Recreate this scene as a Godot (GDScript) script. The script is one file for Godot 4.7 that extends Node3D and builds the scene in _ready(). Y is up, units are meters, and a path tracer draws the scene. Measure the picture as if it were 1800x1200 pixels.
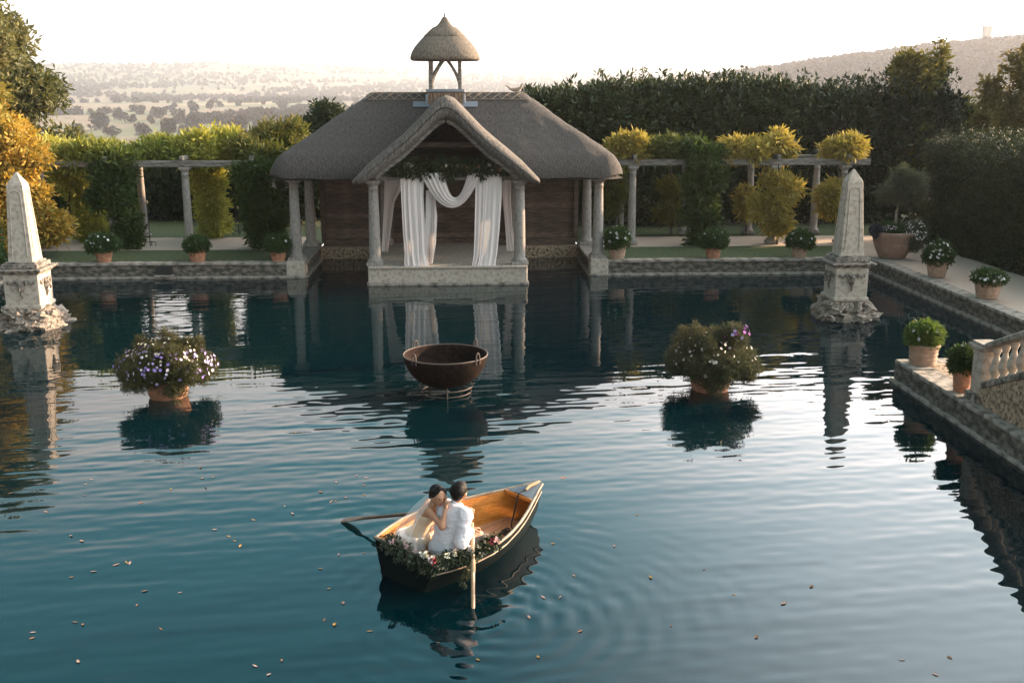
extends Node3D
# A walled garden pool with a thatched boathouse, seen from an upper terrace at low evening sun.
# Axes: x right along the far quay (0 = boathouse axis), y up from the water, -z towards the boathouse.

var rng := RandomNumberGenerator.new()
var M := {}
var T := {}
var taken := {}
var patch := FastNoiseLite.new()
const QUAY := 0.48

# ---------------------------------------------------------------- mesh builder
class MB:
	var st := SurfaceTool.new()
	var empty := true
	func _init() -> void:
		st.begin(Mesh.PRIMITIVE_TRIANGLES)
	func tri(a: Vector3, b: Vector3, c: Vector3, sm := false) -> void:
		empty = false
		st.set_smooth_group(1 if sm else -1)
		st.add_vertex(a)
		st.add_vertex(b)
		st.add_vertex(c)
	func quad(a: Vector3, b: Vector3, c: Vector3, d: Vector3, sm := false) -> void:
		tri(a, b, c, sm)
		tri(a, c, d, sm)
	# a box with chamfered edges
	func box(c: Vector3, s: Vector3, ch := 0.01, xf := Transform3D()) -> void:
		var h := s * 0.5
		ch = minf(ch, minf(h.x, minf(h.y, h.z)) * 0.6)
		var p := func(ax: int, x: float, y: float, z: float) -> Vector3:
			var v := Vector3(x * h.x, y * h.y, z * h.z)
			for k in 3:
				if k != ax:
					v[k] -= ch * signf(v[k])
			return xf * (v + c)
		for ax in 3:
			for sg: float in [-1.0, 1.0]:
				var q := []
				for e in [[-1.0, -1.0], [1.0, -1.0], [1.0, 1.0], [-1.0, 1.0]]:
					var v := [0.0, 0.0, 0.0]
					v[ax] = sg
					v[(ax + 1) % 3] = e[0]
					v[(ax + 2) % 3] = e[1]
					q.append(p.call(ax, v[0], v[1], v[2]))
				if sg < 0:
					quad(q[0], q[1], q[2], q[3])
				else:
					quad(q[3], q[2], q[1], q[0])
		for ax in 3:
			var b := (ax + 1) % 3
			var d := (ax + 2) % 3
			for s1: float in [-1.0, 1.0]:
				for s2: float in [-1.0, 1.0]:
					var v0 := [0.0, 0.0, 0.0]
					v0[b] = s1
					v0[d] = s2
					v0[ax] = -1.0
					var v1 := v0.duplicate()
					v1[ax] = 1.0
					var a0: Vector3 = p.call(b, v0[0], v0[1], v0[2])
					var a1: Vector3 = p.call(b, v1[0], v1[1], v1[2])
					var b0: Vector3 = p.call(d, v0[0], v0[1], v0[2])
					var b1: Vector3 = p.call(d, v1[0], v1[1], v1[2])
					if s1 * s2 > 0:
						quad(a0, a1, b1, b0)
					else:
						quad(b0, b1, a1, a0)
		for sx: float in [-1.0, 1.0]:
			for sy: float in [-1.0, 1.0]:
				for sz: float in [-1.0, 1.0]:
					tri(p.call(0, sx, sy, sz), p.call(1, sx, sy, sz), p.call(2, sx, sy, sz))
	# joins rings of points
	func loft(rings: Array, closed := true, caps := true, sm := true) -> void:
		for i in rings.size() - 1:
			var a: PackedVector3Array = rings[i]
			var b: PackedVector3Array = rings[i + 1]
			var n := a.size()
			for j in (n if closed else n - 1):
				var k := (j + 1) % n
				quad(a[j], b[j], b[k], a[k], sm)
		if caps and closed:
			for e in 2:
				var r: PackedVector3Array = rings[0] if e == 0 else rings[rings.size() - 1]
				var m := Vector3.ZERO
				for v in r:
					m += v
				m /= r.size()
				for j in r.size():
					var k := (j + 1) % r.size()
					if e == 0:
						tri(m, r[j], r[k])
					else:
						tri(m, r[k], r[j])
	func lathe(profile: Array, segs := 24, at := Vector3.ZERO, caps := true, wob := 0.0) -> void:
		var rings := []
		for p in profile:
			var r := PackedVector3Array()
			for j in segs:
				var a := TAU * j / segs
				var w: float = p[0] * (1.0 + wob * sin(a * 3.0 + p[1] * 7.0))
				r.append(at + Vector3(cos(a) * w, p[1], sin(a) * w))
			rings.append(r)
		loft(rings, true, caps)
	func tube(path: Array, rad: Array, segs := 8, caps := true, flat := 1.0) -> void:
		var rings := []
		var n0 := Vector3.ZERO
		for i in path.size():
			var a: Vector3 = path[maxi(i - 1, 0)]
			var b: Vector3 = path[mini(i + 1, path.size() - 1)]
			var d := (b - a).normalized()
			if n0 == Vector3.ZERO:
				n0 = d.cross(Vector3.UP if absf(d.y) < 0.9 else Vector3.RIGHT).normalized()
			n0 = (n0 - d * n0.dot(d)).normalized()
			var n1 := d.cross(n0)
			var r := PackedVector3Array()
			var q: float = rad[mini(i, rad.size() - 1)]
			for j in segs:
				var t := TAU * j / segs
				r.append(path[i] + n0 * cos(t) * q + n1 * sin(t) * q * flat)
			rings.append(r)
		loft(rings, true, caps)
	func grid(nu: int, nv: int, f: Callable, sm := true) -> void:
		var rows := []
		for i in nu + 1:
			var r := PackedVector3Array()
			for j in nv + 1:
				r.append(f.call(float(i) / nu, float(j) / nv))
			rows.append(r)
		loft(rows, false, false, sm)
	func done() -> ArrayMesh:
		st.generate_normals()
		st.index()
		return st.commit()

# ---------------------------------------------------------------- nodes
func numbered(called: String) -> String:
	taken[called] = taken.get(called, 0) + 1
	return called if taken[called] == 1 else "%s_%03d" % [called, taken[called] - 1]

func tag(o: Node3D, label: String, category: String, group := "") -> void:
	o.set_meta("label", label)
	o.set_meta("category", category)
	if group:
		o.set_meta("group", group)

func thing(called: String, label: String, category: String, group := "", at := Vector3.ZERO, turn := 0.0) -> Node3D:
	var o := Node3D.new()
	o.name = numbered(called)
	add_child(o)
	o.position = at
	o.rotation.y = turn
	tag(o, label, category, group)
	return o

func obj(called: String, mesh: Variant, mat: Material, parent: Node3D = self, at := Vector3.ZERO) -> MeshInstance3D:
	var o := MeshInstance3D.new()
	o.name = numbered(called) if parent == self else called
	o.mesh = mesh.done() if mesh is MB else mesh
	o.material_override = mat
	parent.add_child(o, true)
	o.position = at
	return o

func struct(called: String, mesh: Variant, mat: Material) -> MeshInstance3D:
	var o := obj(called, mesh, mat)
	o.set_meta("kind", "structure")
	return o

func many(called: String, mesh: Mesh, mat: Material, xs: Array, cols: Array, parent: Node3D, stuff := true) -> MultiMeshInstance3D:
	var mm := MultiMesh.new()
	mm.transform_format = MultiMesh.TRANSFORM_3D
	mm.use_colors = true
	mm.mesh = mesh
	mm.instance_count = xs.size()
	for i in xs.size():
		mm.set_instance_transform(i, xs[i])
		mm.set_instance_color(i, cols[i])
	var o := MultiMeshInstance3D.new()
	o.name = numbered(called) if parent == self else called
	o.multimesh = mm
	o.material_override = mat
	if stuff:
		o.set_meta("kind", "stuff")
	parent.add_child(o, true)
	return o

# ---------------------------------------------------------------- materials
func lin(r: float, g: float, b: float, a := 1.0) -> Color:
	return Color(r, g, b, a).linear_to_srgb()

func ntex(freq: float, cols: Array, sd: int, size := 512, oct := 5, kind := FastNoiseLite.TYPE_SIMPLEX_SMOOTH, cuts := []) -> NoiseTexture2D:
	var n := FastNoiseLite.new()
	n.noise_type = kind
	n.frequency = freq
	n.seed = sd
	n.fractal_octaves = oct
	n.fractal_gain = 0.55
	var t := NoiseTexture2D.new()
	t.width = size
	t.height = size
	t.seamless = true
	t.noise = n
	if cols:
		var g := Gradient.new()
		var o := PackedFloat32Array()
		var c := PackedColorArray()
		for i in cols.size():
			o.append(cuts[i] if cuts else 0.22 + 0.56 * float(i) / (cols.size() - 1))
			c.append(lin(cols[i][0], cols[i][1], cols[i][2]))
		g.offsets = o
		g.colors = c
		t.color_ramp = g
	return t

func plain(called: String, r: float, g: float, b: float, rough := 0.8, metal := 0.0) -> StandardMaterial3D:
	var m := StandardMaterial3D.new()
	m.resource_name = called
	m.albedo_color = lin(r, g, b)
	m.roughness = rough
	m.metallic = metal
	M[called] = m
	return m

func grained(called: String, tex: Texture2D, scale: Vector3, rough := 0.85, bump: Texture2D = null, cm := 0.5, world := false) -> StandardMaterial3D:
	var m := StandardMaterial3D.new()
	m.resource_name = called
	m.albedo_texture = tex
	m.roughness = rough
	m.uv1_triplanar = true
	m.uv1_world_triplanar = world
	m.uv1_scale = scale
	if bump:
		m.heightmap_enabled = true
		m.heightmap_texture = bump
		m.heightmap_scale = cm
	M[called] = m
	return m

func leafy(called: String, rough := 0.6, back := 0.5) -> StandardMaterial3D:
	var m := StandardMaterial3D.new()
	m.resource_name = called
	m.vertex_color_use_as_albedo = true
	m.roughness = rough
	m.metallic_specular = 0.35
	m.cull_mode = BaseMaterial3D.CULL_DISABLED
	m.backlight_enabled = back > 0.0
	m.backlight = Color(back, back, back * 0.8)
	M[called] = m
	return m

func materials() -> void:
	T.bump = ntex(0.02, [], 3, 512, 6)
	T.fine = ntex(0.07, [], 5, 512, 4)
	grained("pale_stone", ntex(0.02, [[0.24, 0.19, 0.145], [0.36, 0.30, 0.24], [0.42, 0.35, 0.285], [0.46, 0.39, 0.32]], 11, 512, 6, FastNoiseLite.TYPE_SIMPLEX_SMOOTH, [0.12, 0.34, 0.55, 0.85]), Vector3.ONE * 0.6, 0.9, T.bump, 0.35)
	grained("column_stone", ntex(0.022, [[0.14, 0.125, 0.11], [0.235, 0.205, 0.18], [0.275, 0.238, 0.208], [0.32, 0.28, 0.245]], 12, 512, 6, FastNoiseLite.TYPE_SIMPLEX_SMOOTH, [0.12, 0.34, 0.6, 0.88]), Vector3(1.0, 0.45, 1.0), 0.9, T.bump, 0.4)
	grained("weathered_stone", ntex(0.016, [[0.045, 0.042, 0.035], [0.12, 0.105, 0.085], [0.24, 0.20, 0.165], [0.33, 0.275, 0.225]], 13), Vector3.ONE * 0.6, 0.95, T.bump, 1.6)
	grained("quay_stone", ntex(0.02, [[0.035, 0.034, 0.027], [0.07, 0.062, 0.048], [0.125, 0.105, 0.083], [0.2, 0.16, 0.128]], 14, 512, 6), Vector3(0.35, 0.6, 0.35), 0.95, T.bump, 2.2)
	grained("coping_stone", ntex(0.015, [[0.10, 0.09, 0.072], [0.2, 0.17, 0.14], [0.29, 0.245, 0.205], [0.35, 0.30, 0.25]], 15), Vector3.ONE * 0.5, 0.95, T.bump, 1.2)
	grained("warm_rubble", ntex(0.03, [[0.08, 0.062, 0.042], [0.22, 0.155, 0.1], [0.36, 0.25, 0.165], [0.46, 0.33, 0.22]], 16), Vector3.ONE * 0.6, 0.95, T.bump, 2.0)
	grained("rock", ntex(0.02, [[0.10, 0.085, 0.065], [0.24, 0.19, 0.15], [0.36, 0.29, 0.23], [0.44, 0.37, 0.3]], 17), Vector3.ONE * 0.9, 0.95, T.bump, 2.0)
	grained("gravel", ntex(0.11, [[0.30, 0.225, 0.17], [0.42, 0.325, 0.255], [0.5, 0.395, 0.315]], 18, 512, 4), Vector3.ONE * 0.55, 0.95, T.fine, 0.8, true)
	grained("lawn", ntex(0.05, [[0.02, 0.034, 0.009], [0.034, 0.054, 0.013], [0.05, 0.07, 0.018], [0.075, 0.085, 0.026]], 19, 512, 5), Vector3.ONE * 0.25, 0.95, T.fine, 2.0, true)
	grained("soil", ntex(0.05, [[0.03, 0.022, 0.015], [0.06, 0.045, 0.03]], 20), Vector3.ONE, 0.95, T.bump, 1.0)
	grained("thatch", ntex(0.03, [[0.030, 0.025, 0.022], [0.056, 0.047, 0.041], [0.082, 0.069, 0.06], [0.125, 0.105, 0.09]], 21, 512, 5), Vector3(1.3, 0.45, 1.0), 0.95, T.fine, 3.0)
	grained("thatch_roll", ntex(0.025, [[0.06, 0.05, 0.043], [0.11, 0.094, 0.08], [0.155, 0.132, 0.113], [0.2, 0.17, 0.145]], 22, 512, 5), Vector3(0.9, 0.4, 0.9), 0.95, T.fine, 4.0)
	grained("thatch_cap", ntex(0.03, [[0.075, 0.06, 0.045], [0.14, 0.112, 0.085], [0.2, 0.16, 0.12], [0.26, 0.21, 0.16]], 23, 512, 5), Vector3(1.2, 0.4, 1.2), 0.95, T.fine, 4.0)
	plain("hazel", 0.26, 0.2, 0.14, 0.9)
	for i in 4:
		var k: float = [0.75, 1.0, 1.25, 0.9][i]
		grained("plank_%d" % i, ntex(0.02, [[0.055 * k, 0.038 * k, 0.028 * k], [0.105 * k, 0.07 * k, 0.05 * k], [0.15 * k, 0.10 * k, 0.07 * k]], 30 + i, 256, 5), Vector3(0.35, 3.2, 0.6), 0.8, T.fine, 0.4)
	grained("old_oak", ntex(0.02, [[0.09, 0.078, 0.066], [0.17, 0.148, 0.125], [0.24, 0.21, 0.18]], 36, 256), Vector3(0.5, 2.5, 2.5), 0.9, T.fine, 0.6)
	grained("brown_oak", ntex(0.02, [[0.10, 0.065, 0.042], [0.18, 0.115, 0.075], [0.25, 0.165, 0.11]], 37, 256), Vector3(3.0, 0.6, 3.0), 0.85, T.fine, 0.5)
	plain("lead", 0.20, 0.22, 0.25, 0.55, 0.3)
	grained("terracotta", ntex(0.02, [[0.24, 0.11, 0.065], [0.36, 0.165, 0.09], [0.42, 0.2, 0.115]], 38, 256), Vector3.ONE * 1.5, 0.85, T.fine, 0.25)
	grained("pale_terracotta", ntex(0.02, [[0.24, 0.15, 0.10], [0.36, 0.225, 0.15], [0.45, 0.3, 0.21]], 39, 256), Vector3.ONE * 1.5, 0.9, T.fine, 0.25)
	grained("old_terracotta", ntex(0.018, [[0.20, 0.17, 0.145], [0.26, 0.155, 0.115], [0.30, 0.15, 0.10], [0.34, 0.25, 0.2]], 40, 256), Vector3.ONE * 0.9, 0.9, T.fine, 0.3)
	grained("rust_iron", ntex(0.02, [[0.006, 0.004, 0.0035], [0.015, 0.008, 0.0062], [0.028, 0.014, 0.009]], 41, 256), Vector3.ONE * 1.6, 0.85, T.fine, 0.3)
	M.rust_iron.metallic_specular = 0.2
	plain("rust_edge", 0.085, 0.058, 0.047, 0.7)
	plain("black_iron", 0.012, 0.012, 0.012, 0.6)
	grained("plywood", ntex(0.012, [[0.36, 0.115, 0.018], [0.5, 0.18, 0.03], [0.6, 0.235, 0.05]], 42, 512, 5), Vector3(0.7, 5.0, 5.0), 0.35)
	grained("floor_ply", ntex(0.012, [[0.34, 0.155, 0.07], [0.44, 0.215, 0.105], [0.52, 0.27, 0.14]], 43, 256, 5), Vector3(0.8, 4.0, 4.0), 0.55)
	grained("boat_trim", ntex(0.012, [[0.10, 0.07, 0.045], [0.20, 0.145, 0.095], [0.28, 0.2, 0.135]], 44, 256, 5), Vector3(1.0, 6.0, 6.0), 0.5)
	plain("hull_paint", 0.006, 0.010, 0.010, 0.5)
	M.hull_paint.metallic_specular = 0.18
	plain("deck_paint", 0.045, 0.065, 0.085, 0.55)
	plain("rope", 0.03, 0.022, 0.016, 0.9)
	plain("hemp", 0.32, 0.22, 0.13, 0.9)
	grained("oar_wood", ntex(0.012, [[0.30, 0.17, 0.085], [0.46, 0.285, 0.16], [0.56, 0.37, 0.22]], 45, 256, 5), Vector3(4.0, 0.8, 4.0), 0.45)
	grained("dark_oar_wood", ntex(0.012, [[0.06, 0.03, 0.018], [0.12, 0.06, 0.032], [0.17, 0.09, 0.05]], 46, 256, 5), Vector3(0.8, 4.0, 4.0), 0.4)
	plain("cloth", 0.68, 0.58, 0.54, 0.85)
	M.cloth.backlight_enabled = true
	M.cloth.backlight = Color(0.5, 0.5, 0.5)
	plain("bark", 0.07, 0.052, 0.038, 0.95)
	plain("olive_bark", 0.24, 0.19, 0.14, 0.95)
	leafy("leaf", 0.65, 0.85)
	leafy("gloss_leaf", 0.5, 0.5)
	leafy("petal", 0.7, 0.3)
	leafy("twig", 0.9, 0.0)
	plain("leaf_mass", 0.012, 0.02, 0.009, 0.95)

# ---------------------------------------------------------------- foliage
func clump(n: int, ln: float, wd: float, spread: float, sd: int, up := 0.3, fold := 0.25, droop := 0.0) -> ArrayMesh:
	var g := RandomNumberGenerator.new()
	g.seed = sd
	var v := PackedVector3Array()
	var nn := PackedVector3Array()
	var ix := PackedInt32Array()
	for i in n:
		var d := Vector3(g.randfn(), g.randfn() + up, g.randfn()).normalized()
		var b := d * spread * sqrt(g.randf()) + Vector3(g.randfn(), g.randfn(), g.randfn()) * spread * 0.2
		var e := (d + Vector3(g.randfn(), g.randfn() + up - droop, g.randfn()) * 0.55).normalized()
		var s := e.cross(Vector3(g.randfn(), g.randfn(), g.randfn())).normalized()
		var nrm := s.cross(e)
		var l := ln * g.randf_range(0.65, 1.25)
		var w := wd * g.randf_range(0.7, 1.2) * 0.5
		var mid := b + e * l * 0.45 
		var k := v.size()
		var p := [b, mid + s * w + nrm * w * fold, b + e * l, mid - s * w + nrm * w * fold]
		var n1: Vector3 = (p[1] - p[0]).cross(p[2] - p[0]).normalized()
		var n2: Vector3 = (p[2] - p[0]).cross(p[3] - p[0]).normalized()
		v.append_array([p[0], p[1], p[2], p[0], p[2], p[3]])
		nn.append_array([-n1, -n1, -n1, -n2, -n2, -n2])
		ix.append_array([k, k + 1, k + 2, k + 3, k + 4, k + 5])
	return arr(v, nn, ix)

func arr(v: PackedVector3Array, nn: PackedVector3Array, ix: PackedInt32Array, cols := PackedColorArray()) -> ArrayMesh:
	var a := []
	a.resize(Mesh.ARRAY_MAX)
	a[Mesh.ARRAY_VERTEX] = v
	a[Mesh.ARRAY_NORMAL] = nn
	a[Mesh.ARRAY_INDEX] = ix
	if cols:
		a[Mesh.ARRAY_COLOR] = cols
	var m := ArrayMesh.new()
	m.add_surface_from_arrays(Mesh.PRIMITIVE_TRIANGLES, a)
	return m

func rturn(s: float, tip := PI) -> Basis:
	return Basis.from_euler(Vector3(rng.randf_range(-tip, tip), rng.randf() * TAU, rng.randf_range(-tip, tip))).scaled(Vector3.ONE * s)

# a tint picked from a palette: drifts over space in patches, plus a scatter per clump
func tint(pal: Array, at: Vector3, loose := 0.5, fr := 0.35) -> Color:
	var t := patch.get_noise_3d(at.x * fr * 10.0, at.y * fr * 10.0, at.z * fr * 10.0) * 0.9 + 0.5 + rng.randfn() * 0.22 * loose
	t = clampf(t, 0.0, 0.999) * (pal.size() - 1)
	var a: Array = pal[int(t)]
	var b: Array = pal[mini(int(t) + 1, pal.size() - 1)]
	var f := t - floorf(t)
	var k := 1.0 + rng.randf_range(-0.22, 0.22)
	return Color(lerpf(a[0], b[0], f) * k, lerpf(a[1], b[1], f) * k, lerpf(a[2], b[2], f) * k)

# clumps through the outer part of ellipsoid lobes [centre, radii]
func lobed(lobes: Array, n: int, pal: Array, smin: float, smax: float, shell := 0.5, tip := PI, ymin := -99.0, split := true) -> Array:
	var xs := []
	var cs := []
	var tot := 0.0
	var area := []
	if split:
		var parts := []
		for l in lobes:
			var k := 7
			for i in k:
				var d := Vector3(rng.randfn(), rng.randfn(), rng.randfn()).normalized()
				parts.append([l[0] + d * l[1] * rng.randf_range(0.45, 0.78), l[1] * rng.randf_range(0.32, 0.52)])
		lobes = lobes.map(func(l: Array) -> Array: return [l[0], l[1] * 0.62]) + parts
	for l in lobes:
		var r: Vector3 = l[1]
		var a := pow(r.x * r.y * r.z, 0.6667)
		area.append(a)
		tot += a
	for i in lobes.size():
		var c: Vector3 = lobes[i][0]
		var r: Vector3 = lobes[i][1]
		for k in int(n * area[i] / tot):
			var d := Vector3(rng.randfn(), rng.randfn(), rng.randfn()).normalized()
			var p := c + d * r * lerpf(shell, 1.04, sqrt(rng.randf()))
			if p.y < ymin:
				continue
			xs.append(Transform3D(rturn(rng.randf_range(smin, smax), tip), p))
			cs.append(tint(pal, p))
	return [xs, cs]

# clumps over the faces of a clipped block: counts = number of clumps growing on the near, far, left, right and top face
func blocked(lo: Vector3, hi: Vector3, counts: Array, pal: Array, smin: float, smax: float, rough := 0.25) -> Array:
	var xs := []
	var cs := []
	var s := hi - lo
	for f in 5:
		for k in int(counts[f]):
			var u := rng.randf()
			var v := rng.randf()
			var o := rng.randfn() * rough - rough * 0.3
			var p := Vector3.ZERO
			match f:
				0: p = Vector3(lo.x + s.x * u, lo.y + s.y * v, hi.z + o)
				1: p = Vector3(lo.x + s.x * u, lo.y + s.y * v, lo.z - o)
				2: p = Vector3(lo.x - o, lo.y + s.y * v, lo.z + s.z * u)
				3: p = Vector3(hi.x + o, lo.y + s.y * v, lo.z + s.z * u)
				4: p = Vector3(lo.x + s.x * u, hi.y + o, lo.z + s.z * v)
			var b := patch.get_noise_3d(p.x * 5.0, p.y * 5.0, p.z * 5.0) * rough * 1.6
			match f:
				0: p.z += b
				1: p.z -= b
				2: p.x -= b
				3: p.x += b
				4: p.y += b
			xs.append(Transform3D(rturn(rng.randf_range(smin, smax), 0.9), p))
			cs.append(tint(pal, p))
	return [xs, cs]

# ---------------------------------------------------------------- camera, sky, sun
const SUN_AZ := 69.0
const SUN_EL := 14.0

func camera_and_light() -> void:
	var cam := Camera3D.new()
	cam.name = "camera"
	cam.position = Vector3(0.53, 5.5, 0.0)
	cam.rotation = Vector3(-deg_to_rad(13.301), -deg_to_rad(2.552), 0.0)
	cam.fov = 36.125
	cam.near = 0.1
	cam.far = 12000.0
	add_child(cam)
	var sun := DirectionalLight3D.new()
	sun.name = "sun"
	var az := deg_to_rad(SUN_AZ)
	var el := deg_to_rad(SUN_EL)
	var to := Vector3(sin(az) * cos(el), sin(el), -cos(az) * cos(el))
	add_child(sun)
	sun.look_at_from_position(Vector3.ZERO, -to)
	sun.light_color = Color(1.0, 0.86, 0.70)
	sun.light_energy = 1.6
	sun.light_angular_distance = 1.2
	sun.shadow_enabled = true
	# Evening sky: a broad pale band of haze low down, brighter round the sun, clear blue-green air above.
	var h := 256
	var im := Image.create(h * 2, h, false, Image.FORMAT_RGBF)
	var cl := FastNoiseLite.new()
	cl.seed = 8
	cl.frequency = 1.4
	cl.fractal_octaves = 4
	for j in h:
		var e := PI * 0.5 - PI * (j + 0.5) / h
		for i in h * 2:
			var a := TAU * (i + 0.5) / (h * 2)      # the left edge of the panorama lies at -z
			var d := Vector3(sin(a) * cos(e), sin(e), -cos(a) * cos(e))
			var near := d.dot(to) * 0.5 + 0.5
			var band := 1.0 - smoothstep(deg_to_rad(14.0), deg_to_rad(24.0), e)
			var haze := Vector3(1.0, 0.955, 0.93) * (0.11 + 1.15 * pow(near, 1.5))
			var air := Vector3(0.085, 0.27, 0.335).lerp(Vector3(0.24, 0.27, 0.29), smoothstep(deg_to_rad(34.0), deg_to_rad(62.0), e)) * (0.12 + 1.0 * near) * lerpf(1.75, 0.4, smoothstep(deg_to_rad(22.0), deg_to_rad(65.0), e))
			var c := air.lerp(haze, band)
			var w := cl.get_noise_3d(d.x * 2.0, d.y * 5.0, d.z * 2.0)
			c += Vector3(0.22, 0.22, 0.225) * smoothstep(0.1, 0.6, w) * (1.0 - band) * near
			c += Vector3(1.12, 1.03, 1.02) * smoothstep(0.70, 0.90, near)
			im.set_pixel(i, j, Color(c.x, c.y, c.z))
	var pm := PanoramaSkyMaterial.new()
	pm.panorama = ImageTexture.create_from_image(im)
	var sky := Sky.new()
	sky.sky_material = pm
	var env := Environment.new()
	env.background_mode = Environment.BG_SKY
	env.sky = sky
	env.tonemap_mode = Environment.TONE_MAPPER_LINEAR
	env.tonemap_exposure = 3.5
	env.volumetric_fog_enabled = true
	env.volumetric_fog_density = 0.00017
	env.volumetric_fog_albedo = Color(0.95, 0.95, 0.97)
	env.volumetric_fog_anisotropy = 0.35
	env.sdfgi_enabled = true
	env.ssao_enabled = true
	env.ssil_enabled = true
	var we := WorldEnvironment.new()
	we.name = "world_environment"
	we.environment = env
	add_child(we)

# ---------------------------------------------------------------- water
func wave(x: float, z: float, sets: Array, mask: FastNoiseLite) -> Vector3:
	# returns (height, dh/dx, dh/dz)
	var h := 0.0
	var gx := 0.0
	var gz := 0.0
	var m := 0.62 + 0.75 * mask.get_noise_2d(x, z)
	for w in sets:
		var ph: float = w[0] * x + w[1] * z + w[3] + 1.3 * mask.get_noise_2d(x * 2.3 + w[3] * 40.0, z * 2.3)
		var a: float = w[2] * m
		h += a * sin(ph)
		var c := a * cos(ph)
		gx += c * w[0]
		gz += c * w[1]
	# rings where the oar blade enters the water
	for o in [[0.57, -10.55, 0.0042, 26.0, 0.95], [0.95, -10.1, 0.0035, 22.0, 1.1], [-1.12, -13.0, 0.0016, 24.0, 0.7]]:
		var dx: float = x - o[0]
		var dz: float = z - o[1]
		var r := sqrt(dx * dx + dz * dz) + 0.001
		if r < 3.2:
			var q: float = o[2] * exp(-r / o[4]) * minf(1.0, r * 4.0)
			var wob: float = r * o[3] + 1.8 * mask.get_noise_2d(x * 9.0, z * 9.0)
			h += q * sin(wob)
			gx += q * cos(wob) * o[3] * dx / r
			gz += q * cos(wob) * o[3] * dz / r
	return Vector3(h, gx, gz)

func water() -> void:
	var mask := FastNoiseLite.new()
	mask.seed = 4
	mask.frequency = 0.11
	mask.fractal_octaves = 3
	var sets := []
	var g := RandomNumberGenerator.new()
	g.seed = 21
	for i in 18:
		var L := [1.9, 1.35, 1.0, 0.78, 0.62, 0.5, 0.43, 0.36, 0.31, 0.27, 0.24, 0.21, 0.19, 0.29, 0.55, 0.7, 0.4, 0.33][i] as float
		var a := g.randfn() * 0.24 + 0.13
		if i > 13:
			a = g.randf_range(-1.3, 1.3)
		var k := TAU / L
		var steep := (0.0068 if i < 5 else 0.0086) if i <= 13 else 0.0045
		sets.append([sin(a) * k, cos(a) * k, steep / k, g.randf() * TAU])
	var zs := []
	var z := -36.3
	while z < -7.6:
		zs.append(z)
		z += lerpf(0.075, 0.04, clampf((z + 36.0) / 24.0, 0.0, 1.0))
	var coarse := [-7.6, -6.0, -3.0, 0.0, 6.0, 14.0]
	zs.append_array(coarse)
	var nx := 360
	var v := PackedVector3Array()
	var nn := PackedVector3Array()
	var ix := PackedInt32Array()
	for zz: float in zs:
		for i in nx + 1:
			var x := -13.6 + 27.3 * i / nx
			if zz > -7.7:
				v.append(Vector3(x, 0, zz))
				nn.append(Vector3.UP)
				continue
			var q := wave(x, zz, sets, mask)
			v.append(Vector3(x, q.x, zz))
			nn.append(Vector3(-q.y, 1.0, -q.z).normalized())
	for j in zs.size() - 1:
		for i in nx:
			var a := j * (nx + 1) + i
			var b := a + nx + 1
			ix.append_array([a, a + 1, b, a + 1, b + 1, b])
	var m := plain("pool_water", 0.0003, 0.009, 0.012, 0.012)
	m.metallic_specular = 0.36
	struct("water", arr(v, nn, ix), m)

# ---------------------------------------------------------------- terrain beyond the garden
func land(dd: float, az: float) -> float:
	if dd < 62.0:
		return base_land(dd, az)
	return base_land(62.0 + (dd - 62.0) / 1.8, az) * lerpf(1.0, 1.8, smoothstep(62.0, 300.0, dd)) - 2.6 * smoothstep(200.0, 900.0, dd)

func base_land(d: float, az: float) -> float:
	# height of the land at distance d from the camera, az degrees to the right of -z
	var pts := [[0.0, 0.35], [42.0, 0.35], [62.0, -1.0], [120.0, -6.5], [300.0, -15.5], [450.0, -18.0], [550.0, -16.0], [800.0, -11.0], [1200.0, -1.0], [2000.0, 27.0], [3000.0, 76.0], [3600.0, 84.0], [5200.0, 60.0]]
	var h := 0.0
	for i in pts.size() - 1:
		if d >= pts[i][0] and d <= pts[i + 1][0]:
			h = lerpf(pts[i][1], pts[i + 1][1], smoothstep(pts[i][0], pts[i + 1][0], d) * 0.5 + 0.5 * (d - pts[i][0]) / (pts[i + 1][0] - pts[i][0]))
	var far := clampf((d - 250.0) / 2500.0, 0.0, 1.0)
	h += patch.get_noise_2d(sin(deg_to_rad(az)) * d * 0.02, cos(deg_to_rad(az)) * d * 0.02) * 30.0 * far
	# the nearer wooded hill on the right
	var t := smoothstep(2.0, 30.0, az)
	var bump := smoothstep(330.0, 900.0, d) * (1.0 - smoothstep(1000.0, 1700.0, d))
	h += bump * (4.0 + 45.0 * t) * smoothstep(3.0, 14.0, az)
	return h

func polar(d: float, az: float, up := 0.0) -> Vector3:
	return Vector3(sin(deg_to_rad(az)) * d, land(d, az) + up, -cos(deg_to_rad(az)) * d)

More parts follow.
